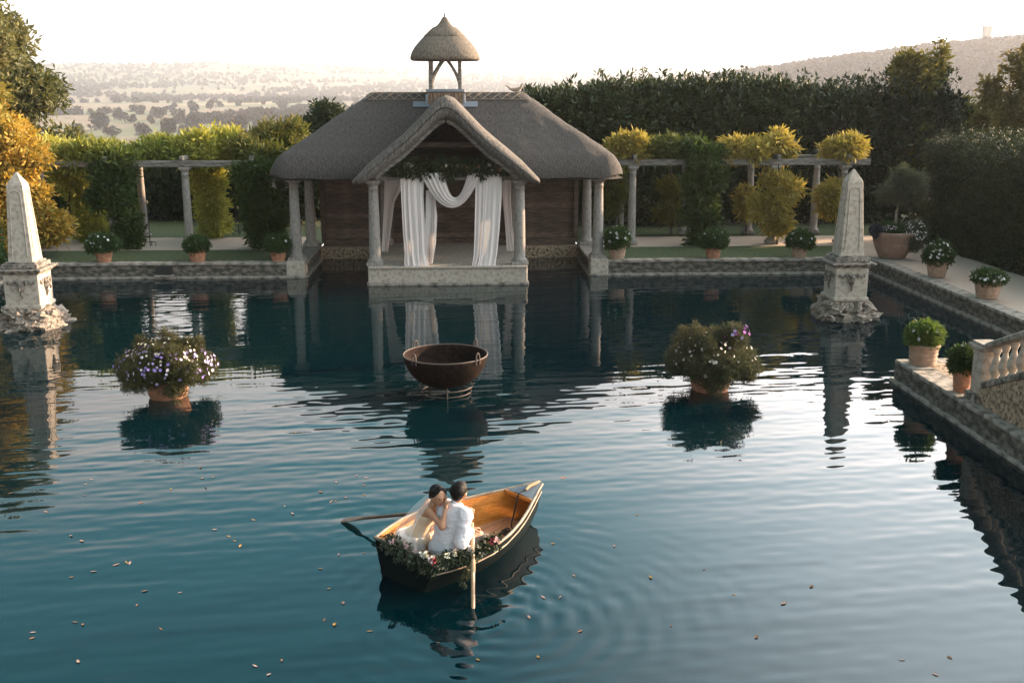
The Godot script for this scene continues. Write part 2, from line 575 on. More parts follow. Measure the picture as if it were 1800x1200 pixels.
func terrain() -> void:
	var cell := FastNoiseLite.new()
	cell.noise_type = FastNoiseLite.TYPE_CELLULAR
	cell.cellular_return_type = FastNoiseLite.RETURN_CELL_VALUE
	cell.frequency = 0.003
	cell.seed = 9
	var ds := []
	var d := 44.0
	while d < 8600.0:
		ds.append(d)
		d *= 1.025
	var v := PackedVector3Array()
	var cols := PackedColorArray()
	var ix := PackedInt32Array()
	var na := 300
	var pal := [Color(0.06, 0.068, 0.024), Color(0.115, 0.12, 0.045), Color(0.04, 0.05, 0.018), Color(0.17, 0.12, 0.07), Color(0.085, 0.09, 0.035), Color(0.24, 0.18, 0.09)]
	for dd: float in ds:
		for i in na + 1:
			var az := -60.0 + 125.0 * i / na
			var p := polar(dd, az)
			v.append(p)
			var c := cell.get_noise_2d(p.x, p.z * 0.6)
			var col: Color = pal[int(clampf((c + 1.0) * 3.0, 0, 5))]
			cols.append(col * (1.0 + 0.15 * patch.get_noise_2d(p.x * 0.5, p.z * 0.5)))
	for j in ds.size() - 1:
		for i in na:
			var a := j * (na + 1) + i
			var b := a + na + 1
			ix.append_array([a, b, a + 1, a + 1, b, b + 1])
	var nn := PackedVector3Array()
	nn.resize(v.size())
	for k in range(0, ix.size(), 3):
		var q := (v[ix[k + 2]] - v[ix[k]]).cross(v[ix[k + 1]] - v[ix[k]])
		for e in 3:
			nn[ix[k + e]] += q
	for k in nn.size():
		nn[k] = nn[k].normalized()
	var m := StandardMaterial3D.new()
	m.resource_name = "fields"
	m.vertex_color_use_as_albedo = true
	m.roughness = 0.95
	struct("hills", arr(v, nn, ix, cols), m)

func crown_mesh(sd: int, n: int, leaf: float) -> ArrayMesh:
	# a unit tree crown of clustered faces, about 1 wide and 0.9 high, standing on 0
	var g := RandomNumberGenerator.new()
	g.seed = sd
	var v := PackedVector3Array()
	var nn := PackedVector3Array()
	var ix := PackedInt32Array()
	var lobes := []
	for i in 9:
		var a := g.randf() * TAU
		var r := 0.26 * sqrt(g.randf())
		lobes.append([Vector3(cos(a) * r, g.randf_range(0.3, 0.68), sin(a) * r), g.randf_range(0.16, 0.27)])
	for i in n:
		var l: Array = lobes[g.randi() % lobes.size()]
		var dir := Vector3(g.randfn(), g.randfn() * 0.9 + 0.2, g.randfn()).normalized()
		var p: Vector3 = l[0] + dir * l[1] * g.randf_range(0.75, 1.05)
		var e := (dir.cross(Vector3(g.randfn(), g.randfn(), g.randfn()))).normalized() * leaf * g.randf_range(0.6, 1.4)
		var f := dir.cross(e) * g.randf_range(0.6, 1.1)
		var k := v.size()
		v.append_array([p - e, p + f, p + e, p - f])
		var q := (dir + Vector3(g.randfn(), g.randfn(), g.randfn()) * 0.25).normalized()
		nn.append_array([q, q, q, q])
		ix.append_array([k, k + 2, k + 1, k, k + 3, k + 2])
	return arr(v, nn, ix)

func far_trees() -> void:
	var crowns := []
	for i in 4:
		crowns.append(crown_mesh(100 + i, 620, 0.05))
	var trunk := MB.new()
	trunk.tube([Vector3(0, -0.1, 0), Vector3(0.01, 0.2, 0), Vector3(0, 0.42, 0)], [0.035, 0.026, 0.015], 6)
	var tm := trunk.done()
	var pal := [[0.022, 0.03, 0.013], [0.04, 0.046, 0.018], [0.07, 0.065, 0.022], [0.11, 0.075, 0.026]]
	# trees that can be told apart in the fields: [px, py] of their foot and their height in px, turned into places on the land
	var seen := [[150, 228, 20, 34], [210, 232, 22, 28], [245, 212, 20, 22], [262, 235, 32, 32], [288, 205, 26, 24], [306, 238, 40, 34], [335, 238, 28, 28], [352, 225, 38, 32], [362, 237, 22, 22], [396, 224, 34, 26], [428, 240, 48, 50], [462, 226, 26, 24], [486, 222, 36, 34], [382, 192, 22, 20], [352, 198, 26, 20], [330, 208, 20, 18], [190, 222, 36, 40], [226, 207, 22, 26], [460, 200, 16, 16], [505, 190, 16, 22], [278, 214, 18, 18], [318, 192, 14, 18]]
	var say := ["round dark tree standing in the hazy valley meadow", "tall hazy tree in the valley behind the rose pergola", "broad spreading tree on the pale hillside field", "small hedgerow tree on the far sunlit field"]
	for s in seen:
		var az := rad_to_deg(atan((s[0] - 900.0) / 1840.0)) + 2.552
		var dep: float = (s[1] - 165.0) / 1840.0
		var dd := 300.0
		while dd < 5600.0 and (5.5 - land(dd, az)) / dd > dep:
			dd *= 1.01
		var p := polar(dd, az) + Vector3(0.53, 0, 0)
		var hgt: float = s[2] / 1840.0 * dd
		var wid: float = s[3] / 1840.0 * dd
		var k := 0 if wid > hgt * 1.0 and dd < 1100.0 else (1 if hgt > wid * 1.15 else (2 if dd < 1600.0 else 3))
		var t := thing("valley_tree", say[k], "tree", "trees standing in the valley fields: " + ["round", "tall", "broad", "hedgerow"][k], p, rng.randf() * TAU)
		var m := plain("valley_leaf_%d" % (rng.randi() % 1000), 0.03, 0.038, 0.015, 0.9)
		var c := tint(pal, p, 0.7)
		m.albedo_color = Color(c.r, c.g, c.b).linear_to_srgb()
		var o := obj("crown", crowns[rng.randi() % 4], m, t)
		o.scale = Vector3(wid * 1.15, hgt * 1.12, wid * 1.15)
		o.position.y = -hgt * 0.12
		var tr := obj("trunk", tm, M.bark, t)
		tr.scale = Vector3(wid, hgt, wid) * 0.9
	# woods and hedgerows too far to count
	var xs := []
	var cs := []
	var wood := FastNoiseLite.new()
	wood.seed = 31
	wood.frequency = 0.0013
	var tries := 0
	while xs.size() < 11000 and tries < 120000:
		tries += 1
		var dd := 1150.0 * pow(6200.0 / 1150.0, rng.randf())
		var az := rng.randf_range(-32.0, 30.0)
		var p := polar(dd, az)
		var w := wood.get_noise_2d(p.x, p.z * 0.45) + 0.10 + 0.16 * smoothstep(1700.0, 3000.0, dd)
		var hedgerow := absf(fposmod(p.x * 0.0025 + p.z * 0.001, 1.0) - 0.5) < 0.012 or absf(fposmod(p.z * 0.002 - p.x * 0.0004, 1.0) - 0.5) < 0.02
		if w < 0.1 and not (hedgerow and rng.randf() < 0.8):
			continue
		var s := rng.randf_range(9.0, 17.0)
		xs.append(Transform3D(Basis.from_euler(Vector3(0, rng.randf() * TAU, 0)).scaled(Vector3(s * 1.1, s, s * 1.1)), p - Vector3(0, s * 0.22, 0)))
		cs.append(tint(pal, p, 0.8, 0.02))
	var dense := crown_mesh(130, 130, 0.10)
	var o := many("distant_woods", dense, M.leaf, xs, cs, self)
	o.set_meta("label", "hazy woods and hedgerows on the far valley side")
	o.set_meta("category", "woodland")
	xs = []
	cs = []
	while xs.size() < 3200:
		var dd := rng.randf_range(1000.0, 1850.0)
		var az := rng.randf_range(6.0, 34.0)
		var p := polar(dd, az)
		if rng.randf() > smoothstep(5.0, 12.0, az) * (0.5 + smoothstep(1150.0, 1500.0, dd)):
			continue
		var s := rng.randf_range(14.0, 30.0)
		xs.append(Transform3D(Basis.from_euler(Vector3(0, rng.randf() * TAU, 0)).scaled(Vector3(s, s, s)), p - Vector3(0, s * 0.22, 0)))
		cs.append(tint(pal, p, 0.8, 0.02))
	o = many("hillside_wood", dense, M.leaf, xs, cs, self)
	o.set_meta("label", "wooded hill in low sun haze behind the clipped hedge")
	o.set_meta("category", "woodland")
	# the church tower on the right-hand skyline
	var az := rad_to_deg(atan((1703.0 - 900.0) / 1840.0)) + 2.552
	var tw := thing("hill_tower", "pale square stone tower on the hazy right-hand skyline", "tower", "", polar(1640.0, az, 16.0) + Vector3(0.53, 0, 0))
	var b := MB.new()
	b.box(Vector3(0, -3, 0), Vector3(9.5, 40, 9.5), 0.1)
	obj("tower_wall", b, M.pale_stone, tw)
	b = MB.new()
	for sx: float in [-1.0, 1.0]:
		for sz: float in [-1.0, 1.0]:
			b.box(Vector3(sx * 4.0, 18.2, sz * 4.0), Vector3(1.6, 3.4, 1.6), 0.05)
	b.box(Vector3(0, 16.6, 0), Vector3(10.3, 0.8, 10.3), 0.05)
	obj("parapet", b, M.pale_stone, tw)

# ---------------------------------------------------------------- garden ground, quays, paths
func slab(called: String, rects: Array, y: float, mat: Material) -> void:
	var b := MB.new()
	for r in rects:
		b.quad(Vector3(r[0], y, r[2]), Vector3(r[1], y, r[2]), Vector3(r[1], y, r[3]), Vector3(r[0], y, r[3]))
	struct(called, b, mat)

func rough_face(b: MB, a: Vector3, c: Vector3, y0: float, y1: float, out: Vector3, amp: float, sd: float) -> void:
	# an uneven wall face from a to c
	var n := int(a.distance_to(c) / 0.09) + 1
	var rows := int((y1 - y0) / 0.07) + 1
	b.grid(n, rows, func(u: float, v: float) -> Vector3:
		var p := a.lerp(c, u)
		p.y = lerpf(y0, y1, v)
		var k := patch.get_noise_3d(p.x * 60.0 + sd, p.y * 90.0, p.z * 60.0) + 0.6 * patch.get_noise_3d(p.x * 150.0, p.y * 200.0, p.z * 150.0 + sd)
		return p + out * k * amp)

func quay_wall(called: String, label: String, a: Vector3, c: Vector3, out: Vector3, top := QUAY, wide := 0.34) -> Node3D:
	var mid := (a + c) * 0.5
	var t := thing(called, label, "stone wall", "", Vector3(mid.x, 0, mid.z))
	var b := MB.new()
	var A := a - mid
	var C := c - mid
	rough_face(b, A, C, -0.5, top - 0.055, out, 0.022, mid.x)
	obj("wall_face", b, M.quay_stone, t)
	var dirv := (c - a).normalized()
	var ln := a.distance_to(c)
	# footing course just above the water
	b = MB.new()
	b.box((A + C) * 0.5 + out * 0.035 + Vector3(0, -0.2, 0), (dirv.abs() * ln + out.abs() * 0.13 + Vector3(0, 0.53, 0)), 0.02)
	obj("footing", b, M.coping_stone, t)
	# coping stones, each its own
	var n := int(ln / 0.92)
	var vars := []
	for i in 4:
		b = MB.new()
		b.box(Vector3.ZERO, Vector3(ln / n - 0.012, 0.075 + 0.006 * i, wide), 0.014)
		vars.append(b.done())
	for i in n:
		var o := obj("coping_stone", vars[rng.randi() % 4], M.coping_stone, t)
		o.position = A.lerp(C, (i + 0.5) / n) + Vector3(0, top - 0.035 + rng.randfn() * 0.004, 0) - out * (wide * 0.5 - 0.06 + rng.randfn() * 0.006)
		o.rotation.y = atan2(-dirv.z, dirv.x)
	return t

func garden() -> void:
	# ground sheets round the pool
	slab("lawn", [[-60, -4.75, -32.4, -50], [4.75, 60, -32.4, -50], [-4.75, 4.75, -36.3, -50], [-4.82, -4.4, -35.7, -36.32], [4.4, 4.82, -35.7, -36.32], [-60, -13.6, 30, -32.4], [16.2, 60, 30, -32.4]], QUAY - 0.03, M.lawn)
	slab("ground_apron", [[-120, 120, -49.9, -64]], QUAY - 0.06, M.lawn)
	slab("garden_path", [[-14.5, -4.9, -34.95, -38.1], [4.9, 16.6, -35.05, -37.6]], QUAY - 0.022, M.gravel)
	slab("quay_path", [[13.3, 16.35, -12.0, -35.05]], QUAY - 0.018, M.gravel)
	quay_wall("quay_wall", "long mossy quay wall left of the boathouse", Vector3(-13.3, 0, -32.1), Vector3(-4.43, 0, -32.1), Vector3(0, 0, 1))
	quay_wall("quay_wall", "long stained quay wall right of the boathouse", Vector3(4.43, 0, -32.1), Vector3(13.4, 0, -32.1), Vector3(0, 0, 1))
	quay_wall("quay_wall", "dark stone pool wall below the gravel quay path", Vector3(13.28, 0, -32.0), Vector3(13.28, 0, -9.0), Vector3(-1, 0, 0), QUAY, 0.42)
	quay_wall("quay_wall", "pool wall under the golden trees behind the obelisk", Vector3(-13.4, 0, -32.0), Vector3(-13.4, 0, -9.0), Vector3(1, 0, 0), QUAY, 0.42)
	quay_wall("dock_wall", "stone side of the boat dock under the left eaves", Vector3(-4.43, 0, -32.1), Vector3(-4.43, 0, -35.8), Vector3(1, 0, 0), QUAY, 0.5)
	quay_wall("dock_wall", "stone side of the boat dock under the right eaves", Vector3(4.43, 0, -35.8), Vector3(4.43, 0, -32.1), Vector3(-1, 0, 0), QUAY, 0.5)
	# dark spillway recess in the left quay
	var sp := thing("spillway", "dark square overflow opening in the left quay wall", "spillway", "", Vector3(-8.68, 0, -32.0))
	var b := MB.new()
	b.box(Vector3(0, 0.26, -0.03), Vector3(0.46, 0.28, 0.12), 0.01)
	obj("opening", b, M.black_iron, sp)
	b = MB.new()
	b.box(Vector3(0, 0.10, 0.02), Vector3(0.56, 0.05, 0.2), 0.01)
	obj("lip", b, M.coping_stone, sp)
	# landing and stair with balustrade, lower right
	var la := thing("stone_landing", "stepped stone landing reaching into the pool below the balustrade", "landing", "", Vector3(8.93, 0, -19.5))
	b = MB.new()
	rough_face(b, Vector3(0, 0, 0), Vector3(0, 0, 7.5), -0.5, 0.4, Vector3(-1, 0, 0), 0.035, 2.0)
	rough_face(b, Vector3(4.4, 0, 0), Vector3(0, 0, 0), -0.5, 0.4, Vector3(0, 0, -1), 0.03, 7.0)
	obj("wall_face", b, M.quay_stone, la)
	b = MB.new()
	b.box(Vector3(0.03, -0.2, 3.75), Vector3(0.2, 0.53, 7.7), 0.02)
	obj("footing", b, M.coping_stone, la)
	b = MB.new()
	b.quad(Vector3(0.35, 0.452, 0.3), Vector3(4.4, 0.452, 0.3), Vector3(4.4, 0.452, 7.5), Vector3(0.35, 0.452, 7.5))
	obj("paving", b, M.warm_rubble, la)
	for i in 7:
		b = MB.new()
		b.box(Vector3.ZERO, Vector3(0.46 + 0.03 * (i % 2), 0.075, 0.78 + 0.1 * (i % 3)), 0.016)
		var o := obj("edge_stone", b, M.coping_stone, la)
		o.position = Vector3(0.18 + rng.randfn() * 0.008, 0.43 + rng.randfn() * 0.004, 0.45 + i * 0.905)
	for i in 4:
		b = MB.new()
		b.box(Vector3.ZERO, Vector3(0.95, 0.075, 0.36), 0.016)
		var o := obj("edge_stone", b, M.coping_stone, la)
		o.position = Vector3(0.92 + i * 0.965, 0.43 + rng.randfn() * 0.004, 0.16)
	stair_balustrade()

func stair_balustrade() -> void:
	var t := thing("stair_balustrade", "pale stone balustrade climbing beside steps above the landing", "balustrade", "", Vector3(9.22, 0, -16.65))
	# pier
	var b := MB.new()
	b.box(Vector3(0, 0.27, 0), Vector3(0.40, 0.66, 0.42), 0.02)
	obj("pier_base", b, M.weathered_stone, t)
	b = MB.new()
	b.box(Vector3(0.02, 0.97, 0), Vector3(0.30, 0.78, 0.32), 0.02)
	obj("pier", b, M.pale_stone, t)
	b = MB.new()
	b.box(Vector3(0.02, 1.385, 0), Vector3(0.44, 0.09, 0.46), 0.03)
	b.box(Vector3(0.02, 1.445, 0), Vector3(0.36, 0.05, 0.38), 0.02)
	obj("pier_cap", b, M.coping_stone, t)
	var g := 0.42
	# rising rubble wall
	b = MB.new()
	b.grid(60, 26, func(u: float, v: float) -> Vector3:
		var z := 0.15 + 4.6 * u
		var top := 0.62 + z * g
		var p := Vector3(-0.13, lerpf(-0.4, top, v), z)
		p.x -= 0.05 * (patch.get_noise_3d(p.y * 130.0, p.z * 90.0, 4.0) + 0.7 * patch.get_noise_3d(p.y * 300.0, p.z * 220.0, 9.0))
		return p)
	b.quad(Vector3(-0.13, 0.62 + 0.15 * g, 0.15), Vector3(-0.13, 0.62 + 4.75 * g, 4.75), Vector3(0.17, 0.62 + 4.75 * g, 4.75), Vector3(0.17, 0.62 + 0.15 * g, 0.15))
	b.quad(Vector3(0.17, -0.4, 0.15), Vector3(0.17, 0.62 + 0.15 * g, 0.15), Vector3(0.17, 0.62 + 4.75 * g, 4.75), Vector3(0.17, -0.4, 4.75))
	obj("rubble_wall", b, M.warm_rubble, t)
	# plinth and rail, raked
	var rake := func(y: float, s: Vector2, called: String, mat: Material) -> void:
		var q := MB.new()
		var xf := Transform3D(Basis(Vector3.RIGHT, -atan(g)), Vector3(0.02, y + g * 2.45, 2.45))
		q.box(Vector3.ZERO, Vector3(s.x, s.y, 4.5 / cos(atan(g))), 0.025, xf)
		obj(called, q, mat, t)
	rake.call(0.68, Vector2(0.3, 0.12), "plinth", M.weathered_stone)
	rake.call(1.36, Vector2(0.3, 0.11), "rail", M.coping_stone)
	var pm := MB.new()
	pm.lathe([[0.07, 0.0], [0.07, 0.04], [0.05, 0.06], [0.048, 0.09], [0.085, 0.16], [0.095, 0.22], [0.075, 0.31], [0.045, 0.42], [0.04, 0.47], [0.055, 0.49], [0.055, 0.51], [0.068, 0.53], [0.068, 0.6]], 14)
	var bm := pm.done()
	for i in 17:
		var z := 0.34 + i * 0.26
		obj("baluster", bm, M.pale_stone, t, Vector3(0.02, 0.72 + g * z, z))
	var st := thing("stair_flight", "stone steps rising behind the balustrade", "steps", "", Vector3(9.4, 0, -16.4))
	for i in 11:
		var q := MB.new()
		q.box(Vector3(1.0, 0.2 + 0.0775 * i, 0.35 + i * 0.38), Vector3(2.0, 0.5 + 0.155 * i, 0.375), 0.015)
		obj("step", q, M.coping_stone, st)

# ---------------------------------------------------------------- boathouse
func column_mesh(h: float, r: float) -> Array:
	# [square base, shaft, capital]
	var a := MB.new()
	a.box(Vector3(0, 0.05, 0), Vector3(r * 3.0, 0.10, r * 3.0), 0.012)
	var s := MB.new()
	var pr := [[r * 1.34, 0.10], [r * 1.40, 0.13], [r * 1.34, 0.165], [r * 1.12, 0.175], [r * 1.08, 0.2]]
	for i in 13:
		var t := i / 12.0
		pr.append([r * (1.04 - 0.20 * pow(t, 1.6)), lerpf(0.2, h - 0.27, t)])
	pr.append_array([[r * 0.93, h - 0.265], [r * 0.93, h - 0.24], [r * 0.85, h - 0.235], [r * 0.85, h - 0.16]])
	s.lathe(pr, 20)
	var c := MB.new()
	c.lathe([[r * 0.85, h - 0.16], [r * 0.95, h - 0.15], [r * 1.12, h - 0.11], [r * 1.15, h - 0.085]], 20)
	c.box(Vector3(0, h - 0.042, 0), Vector3(r * 2.6, 0.084, r * 2.6), 0.012)
	return [a.done(), s.done(), c.done()]

func put_column(parent: Node3D, ms: Array, at: Vector3, mat: Material) -> void:
	var o := obj("column", ms[1], mat, parent, at)
	obj("base", ms[0], mat, o)
	obj("capital", ms[2], mat, o)

const RX := 2.35
const RZ := -34.5
const RH := 5.52
func roof_top(x: float, z: float) -> float:
	var a := maxf(absf(x) - RX, 0.0) * 0.74
	var b := absf(z - RZ) * 0.80
	# soft meeting of hip and slope
	var k := 0.30
	var m := maxf(a, b) + maxf(k - absf(a - b), 0.0) * maxf(k - absf(a - b), 0.0) / (4.0 * k)
	var d := sqrt(m * m + 0.03) - 0.17
	# slight bell-cast
	return RH - d * (1.06 - 0.045 * d)

func rake_out(x: float) -> float:
	# upper line of the gable, by distance from the axis
	var p := [[0.0, 5.50], [0.25, 5.36], [1.13, 4.47], [1.7, 4.0], [2.25, 3.56], [2.68, 3.12]]
	for i in 5:
		if x <= p[i + 1][0]:
			var t: float = (x - p[i][0]) / (p[i + 1][0] - p[i][0])
			return lerpf(p[i][1], p[i + 1][1], t)
	return 3.12

func boathouse() -> void:
	var t := thing("boathouse", "thatched open boathouse with stone columns and a little cupola", "boathouse", "", Vector3(0, 0, -34))
	var Z := 34.0
	var b: MB
	# landing stage
	b = MB.new()
	b.box(Vector3(0, 0.05, -33.4 + Z), Vector3(4.72, 0.9, 5.5), 0.03)
	obj("landing_stage", b, M.pale_stone, t)
	b = MB.new()
	b.box(Vector3(0, -0.2, -30.72 + Z), Vector3(4.80, 0.55, 0.35), 0.02)
	obj("footing", b, M.coping_stone, t)
	for i in 6:
		b = MB.new()
		b.box(Vector3.ZERO, Vector3(0.78, 0.06, 0.62), 0.012)
		obj("edge_slab", b, M.pale_stone, t, Vector3(-1.96 + i * 0.785, 0.522, -30.9 + Z))
	# back ledge and dark plank wall
	b = MB.new()
	b.box(Vector3(0, 0.0, -36.05 + Z), Vector3(8.86, 0.82, 0.6), 0.03)
	obj("back_ledge", b, M.warm_rubble, t)
	b = MB.new()
	b.box(Vector3(0, 0.52, -36.2 + Z), Vector3(8.7, 0.26, 0.34), 0.02)
	obj("sill_beam", b, M.plank_1, t)
	for side in 3:
		var x0: float = [-4.32, -2.0, 2.02][side]
		var x1: float = [-2.02, 2.0, 4.32][side]
		for i in 15:
			b = MB.new()
			b.box(Vector3.ZERO, Vector3(x1 - x0 - 0.01, 0.176, 0.045), 0.008, Transform3D(Basis(Vector3.RIGHT, -0.09 + rng.randfn() * 0.008), Vector3.ZERO))
			obj("plank", b, M["plank_%d" % (rng.randi() % 4)], t, Vector3((x0 + x1) * 0.5, 0.74 + i * 0.172, -36.24 + Z + rng.randfn() * 0.004))
	b = MB.new()
	b.box(Vector3(0, 2.0, -36.4 + Z), Vector3(8.9, 3.0, 0.12), 0.01)
	obj("wall_backing", b, M.plank_0, t)
	for x: float in [-4.35, -2.02, 2.02, 4.35]:
		b = MB.new()
		b.box(Vector3(x, 1.9, -36.19 + Z), Vector3(0.16, 2.5, 0.14), 0.012)
		obj("wall_post", b, M.plank_1, t)
	# columns
	var cm := column_mesh(2.50, 0.165)
	for p in [[-2.16, 0.55, -31.0], [2.14, 0.55, -31.0], [-2.16, 0.55, -35.45], [2.14, 0.55, -35.45], [-4.70, 0.50, -32.42], [4.66, 0.50, -32.42], [-4.70, 0.50, -35.55], [4.66, 0.50, -35.55]]:
		put_column(t, cm, Vector3(p[0], p[1], p[2] + Z), M.column_stone)
	# corner blocks on the quay
	for x: float in [-4.70, 4.68]:
		b = MB.new()
		b.box(Vector3(x, 0.20, -32.34 + Z), Vector3(0.56, 0.63, 0.62), 0.02)
		obj("corner_block", b, M.pale_stone, t)
	# lintels and plates
	var beams := [[-0.01, 3.16, -31.0, 4.72, 0.22, 0.26], [-3.42, 3.08, -32.42, 2.7, 0.2, 0.22], [3.42, 3.08, -32.42, 2.7, 0.2, 0.22], [-4.70, 3.08, -34.0, 0.22, 0.2, 3.2], [4.66, 3.08, -34.0, 0.22, 0.2, 3.2], [-2.16, 3.12, -33.3, 0.2, 0.2, 4.4], [2.14, 3.12, -33.3, 0.2, 0.2, 4.4], [0, 3.12, -35.5, 9.4, 0.2, 0.2]]
	for i in beams.size():
		var q: Array = beams[i]
		b = MB.new()
		b.box(Vector3(q[0], q[1], q[2] + Z), Vector3(q[3], q[4], q[5]), 0.015)
		obj("lintel", b, M.old_oak if i == 0 else M.plank_2, t)
	# roof timbers inside the gable
	b = MB.new()
	b.box(Vector3(0, 4.02, -31.9 + Z), Vector3(2.5, 0.16, 0.14), 0.012)
	obj("collar_beam", b, M.plank_1, t)
	for s: float in [-1.0, 1.0]:
		for zz: float in [-30.75, -32.0, -33.3]:
			b = MB.new()
			b.tube([Vector3(s * 0.02, 4.86, zz + Z), Vector3(s * 2.0, 3.22, zz + Z)], [0.07, 0.07], 6)
			obj("rafter", b, M.plank_1, t)
	thatch_roof(t, Z)
	cupola(t, Z)

func thatch_roof(t: Node3D, Z: float) -> void:
	var b := MB.new()
	# main hipped roof: outer skin, eave roll and underside, in one closed coat of thatch
	var hx := 5.38
	var z0 := -37.35
	var z1 := -31.62
	var cr := 0.75
	var r := 0.42
	var nu := 130
	var nv := 84
	var place := func(u: float, v: float) -> Vector3:
		var X := hx * (u * 2.0 - 1.0)
		var hz := (z1 - z0) * 0.5
		var zc := (z0 + z1) * 0.5
		var W := hz * (v * 2.0 - 1.0)
		var ax := absf(X) - (hx - cr)
		var az := absf(W) - (hz - cr)
		if ax > 0.0 and az > 0.0:
			var m := maxf(ax, az)
			var l := sqrt(ax * ax + az * az)
			X = signf(X) * (hx - cr + ax * m / l)
			W = signf(W) * (hz - cr + az * m / l)
		return Vector3(X, 0, zc + W)
	var edge := func(p: Vector3) -> float:
		var hz := (z1 - z0) * 0.5
		var zc := (z0 + z1) * 0.5
		var ax := absf(p.x) - (hx - cr)
		var az := absf(p.z - zc) - (hz - cr)
		return cr - (Vector2(maxf(ax, 0.0), maxf(az, 0.0)).length() + minf(maxf(ax, az), 0.0))
	var su := func(k: int, n: int) -> float:
		var s := float(k) / n * 2.0 - 1.0
		return 0.5 + 0.5 * (sin(s * PI * 0.5) * 0.8 + s * 0.2)
	var top := []
	var low := []
	for i in nu + 1:
		var ra := PackedVector3Array()
		var rb := PackedVector3Array()
		for j in nv + 1:
			var p: Vector3 = place.call(su.call(i, nu), su.call(j, nv))
			var d: float = maxf(edge.call(p), 0.0)
			var y := roof_top(p.x, p.z)
			if d < r:
				var q := 1.0 - d / r
				y -= r * (1.0 - sqrt(maxf(1.0 - q * q, 0.0)))
			y += 0.05 * patch.get_noise_2d(p.x * 22.0, p.z * 22.0) + 0.016 * patch.get_noise_2d(p.x * 130.0, p.z * 130.0)
			ra.append(Vector3(p.x, y, p.z + Z))
			var flat := minf(3.0 + maxf(d - 0.12, 0.0) * 0.7, y - 0.02)
			rb.append(Vector3(p.x, flat, p.z + Z))
		top.append(ra)
		low.append(rb)
	for i in nu:
		for j in nv:
			var p: Vector3 = top[i][j]
			# open where the porch roof takes over
			if absf(p.x) < 2.3 and p.z - Z > RZ + 0.3 and p.y < rake_out(absf(p.x)) - 0.30:
				continue
			b.quad(top[i][j], top[i + 1][j], top[i + 1][j + 1], top[i][j + 1], true)
			b.quad(low[i][j], low[i][j + 1], low[i + 1][j + 1], low[i + 1][j], true)
	obj("main_thatch", b, M.thatch, t)
	# porch gable: a thick curved coat with a rounded front roll
	b = MB.new()
	var rings := []
	var zs := []
	for i in 9:
		zs.append([-30.14 - 0.34 * (1.0 - cos(i / 8.0 * PI * 0.5)), sin(i / 8.0 * PI * 0.5)])
	for i in 16:
		zs.append([-30.5 - 3.6 * (i + 1) / 16.0, 1.0])
	var line := []
	for i in 25:
		line.append(-2.68 + 5.36 * i / 24.0)
	for zq in zs:
		var ring := PackedVector3Array()
		var up := PackedVector3Array()
		var dn := PackedVector3Array()
		for x: float in line:
			var ax := absf(x)
			var th := lerpf(0.66, 0.52, minf(ax / 1.7, 1.0))
			th *= sqrt(clampf((2.72 - ax) / 0.55, 0.0, 1.0))
			th = maxf(th, 0.03)
			var yo := rake_out(ax)
			if ax < 0.25:
				yo = lerpf(5.46, 5.36, pow(ax / 0.25, 1.6))
			var mid := yo - th * 0.5
			var hh: float = th * 0.5 * maxf(zq[1], 0.04)
			var wv := 0.022 * patch.get_noise_3d(x * 40.0, zq[0] * 40.0, 3.0)
			var dz := 0.03 * patch.get_noise_2d(x * 30.0, 8.0)
			up.append(Vector3(x, mid + hh + wv, zq[0] + dz + Z))
			dn.append(Vector3(x * (1.0 if ax > 0.1 else 1.0), mid - hh + wv, zq[0] + dz + Z))
		ring.append_array(up)
		for i in range(dn.size() - 1, -1, -1):
			ring.append(dn[i])
		rings.append(ring)
	b.loft(rings, true, false)
	obj("porch_thatch", b, M.thatch_roll, t)
	# bargeboards under the roll
	for s: float in [-1.0, 1.0]:
		b = MB.new()
		for i in 12:
			var xa := 0.02 + 2.0 * i / 12.0
			var xb := 0.02 + 2.0 * (i + 1) / 12.0
			var f := func(x: float, lo: float, zz: float) -> Vector3:
				return Vector3(s * x, rake_out(x) - lerpf(0.66, 0.52, minf(x / 1.7, 1.0)) - lo, zz + Z)
			b.quad(f.call(xa, -0.03, -30.5), f.call(xb, -0.03, -30.5), f.call(xb, 0.13, -30.5), f.call(xa, 0.13, -30.5))
			b.quad(f.call(xa, -0.03, -30.56), f.call(xb, -0.03, -30.56), f.call(xb, 0.13, -30.56), f.call(xa, 0.13, -30.56))
			b.quad(f.call(xa, 0.13, -30.5), f.call(xb, 0.13, -30.5), f.call(xb, 0.13, -30.56), f.call(xa, 0.13, -30.56))
		obj("bargeboard", b, M.old_oak, t)
	# raised ridge saddle
	b = MB.new()
	b.grid(80, 14, func(u: float, v: float) -> Vector3:
		var x := -2.65 + 5.3 * u
		var s := v * 2.0 - 1.0
		var w := 0.52 + 0.02 * sin(u * 60.0)
		var z := RZ + s * w
		var y := roof_top(x, z) + 0.055 * (1.0 - pow(absf(s), 10.0)) * (1.0 - pow(absf(u * 2.0 - 1.0), 30.0))
		if absf(s) > 0.97:
			y -= 0.05
		return Vector3(x, y + 0.02 * patch.get_noise_2d(x * 60.0, z * 60.0), z + Z))
	obj("ridge_saddle", b, M.thatch, t)
	# hazel rods pinned over the ridge and the gable top
	var pin := func(pts: Array, parent: Node3D) -> void:
		var q := MB.new()
		q.tube(pts, [0.011], 5)
		obj("hazel_rod", q, M.hazel, parent)
	for row: float in [0.10, 0.47]:
		for s: float in [-1.0, 1.0]:
			for part in 5:
				var pts := []
				for i in 9:
					var x := -2.5 + 5.0 * (part + i / 8.0) / 5.0
					pts.append(Vector3(x, roof_top(x, RZ + row) + 0.075, RZ + row + Z))
				if s > 0:
					pin.call(pts, t)
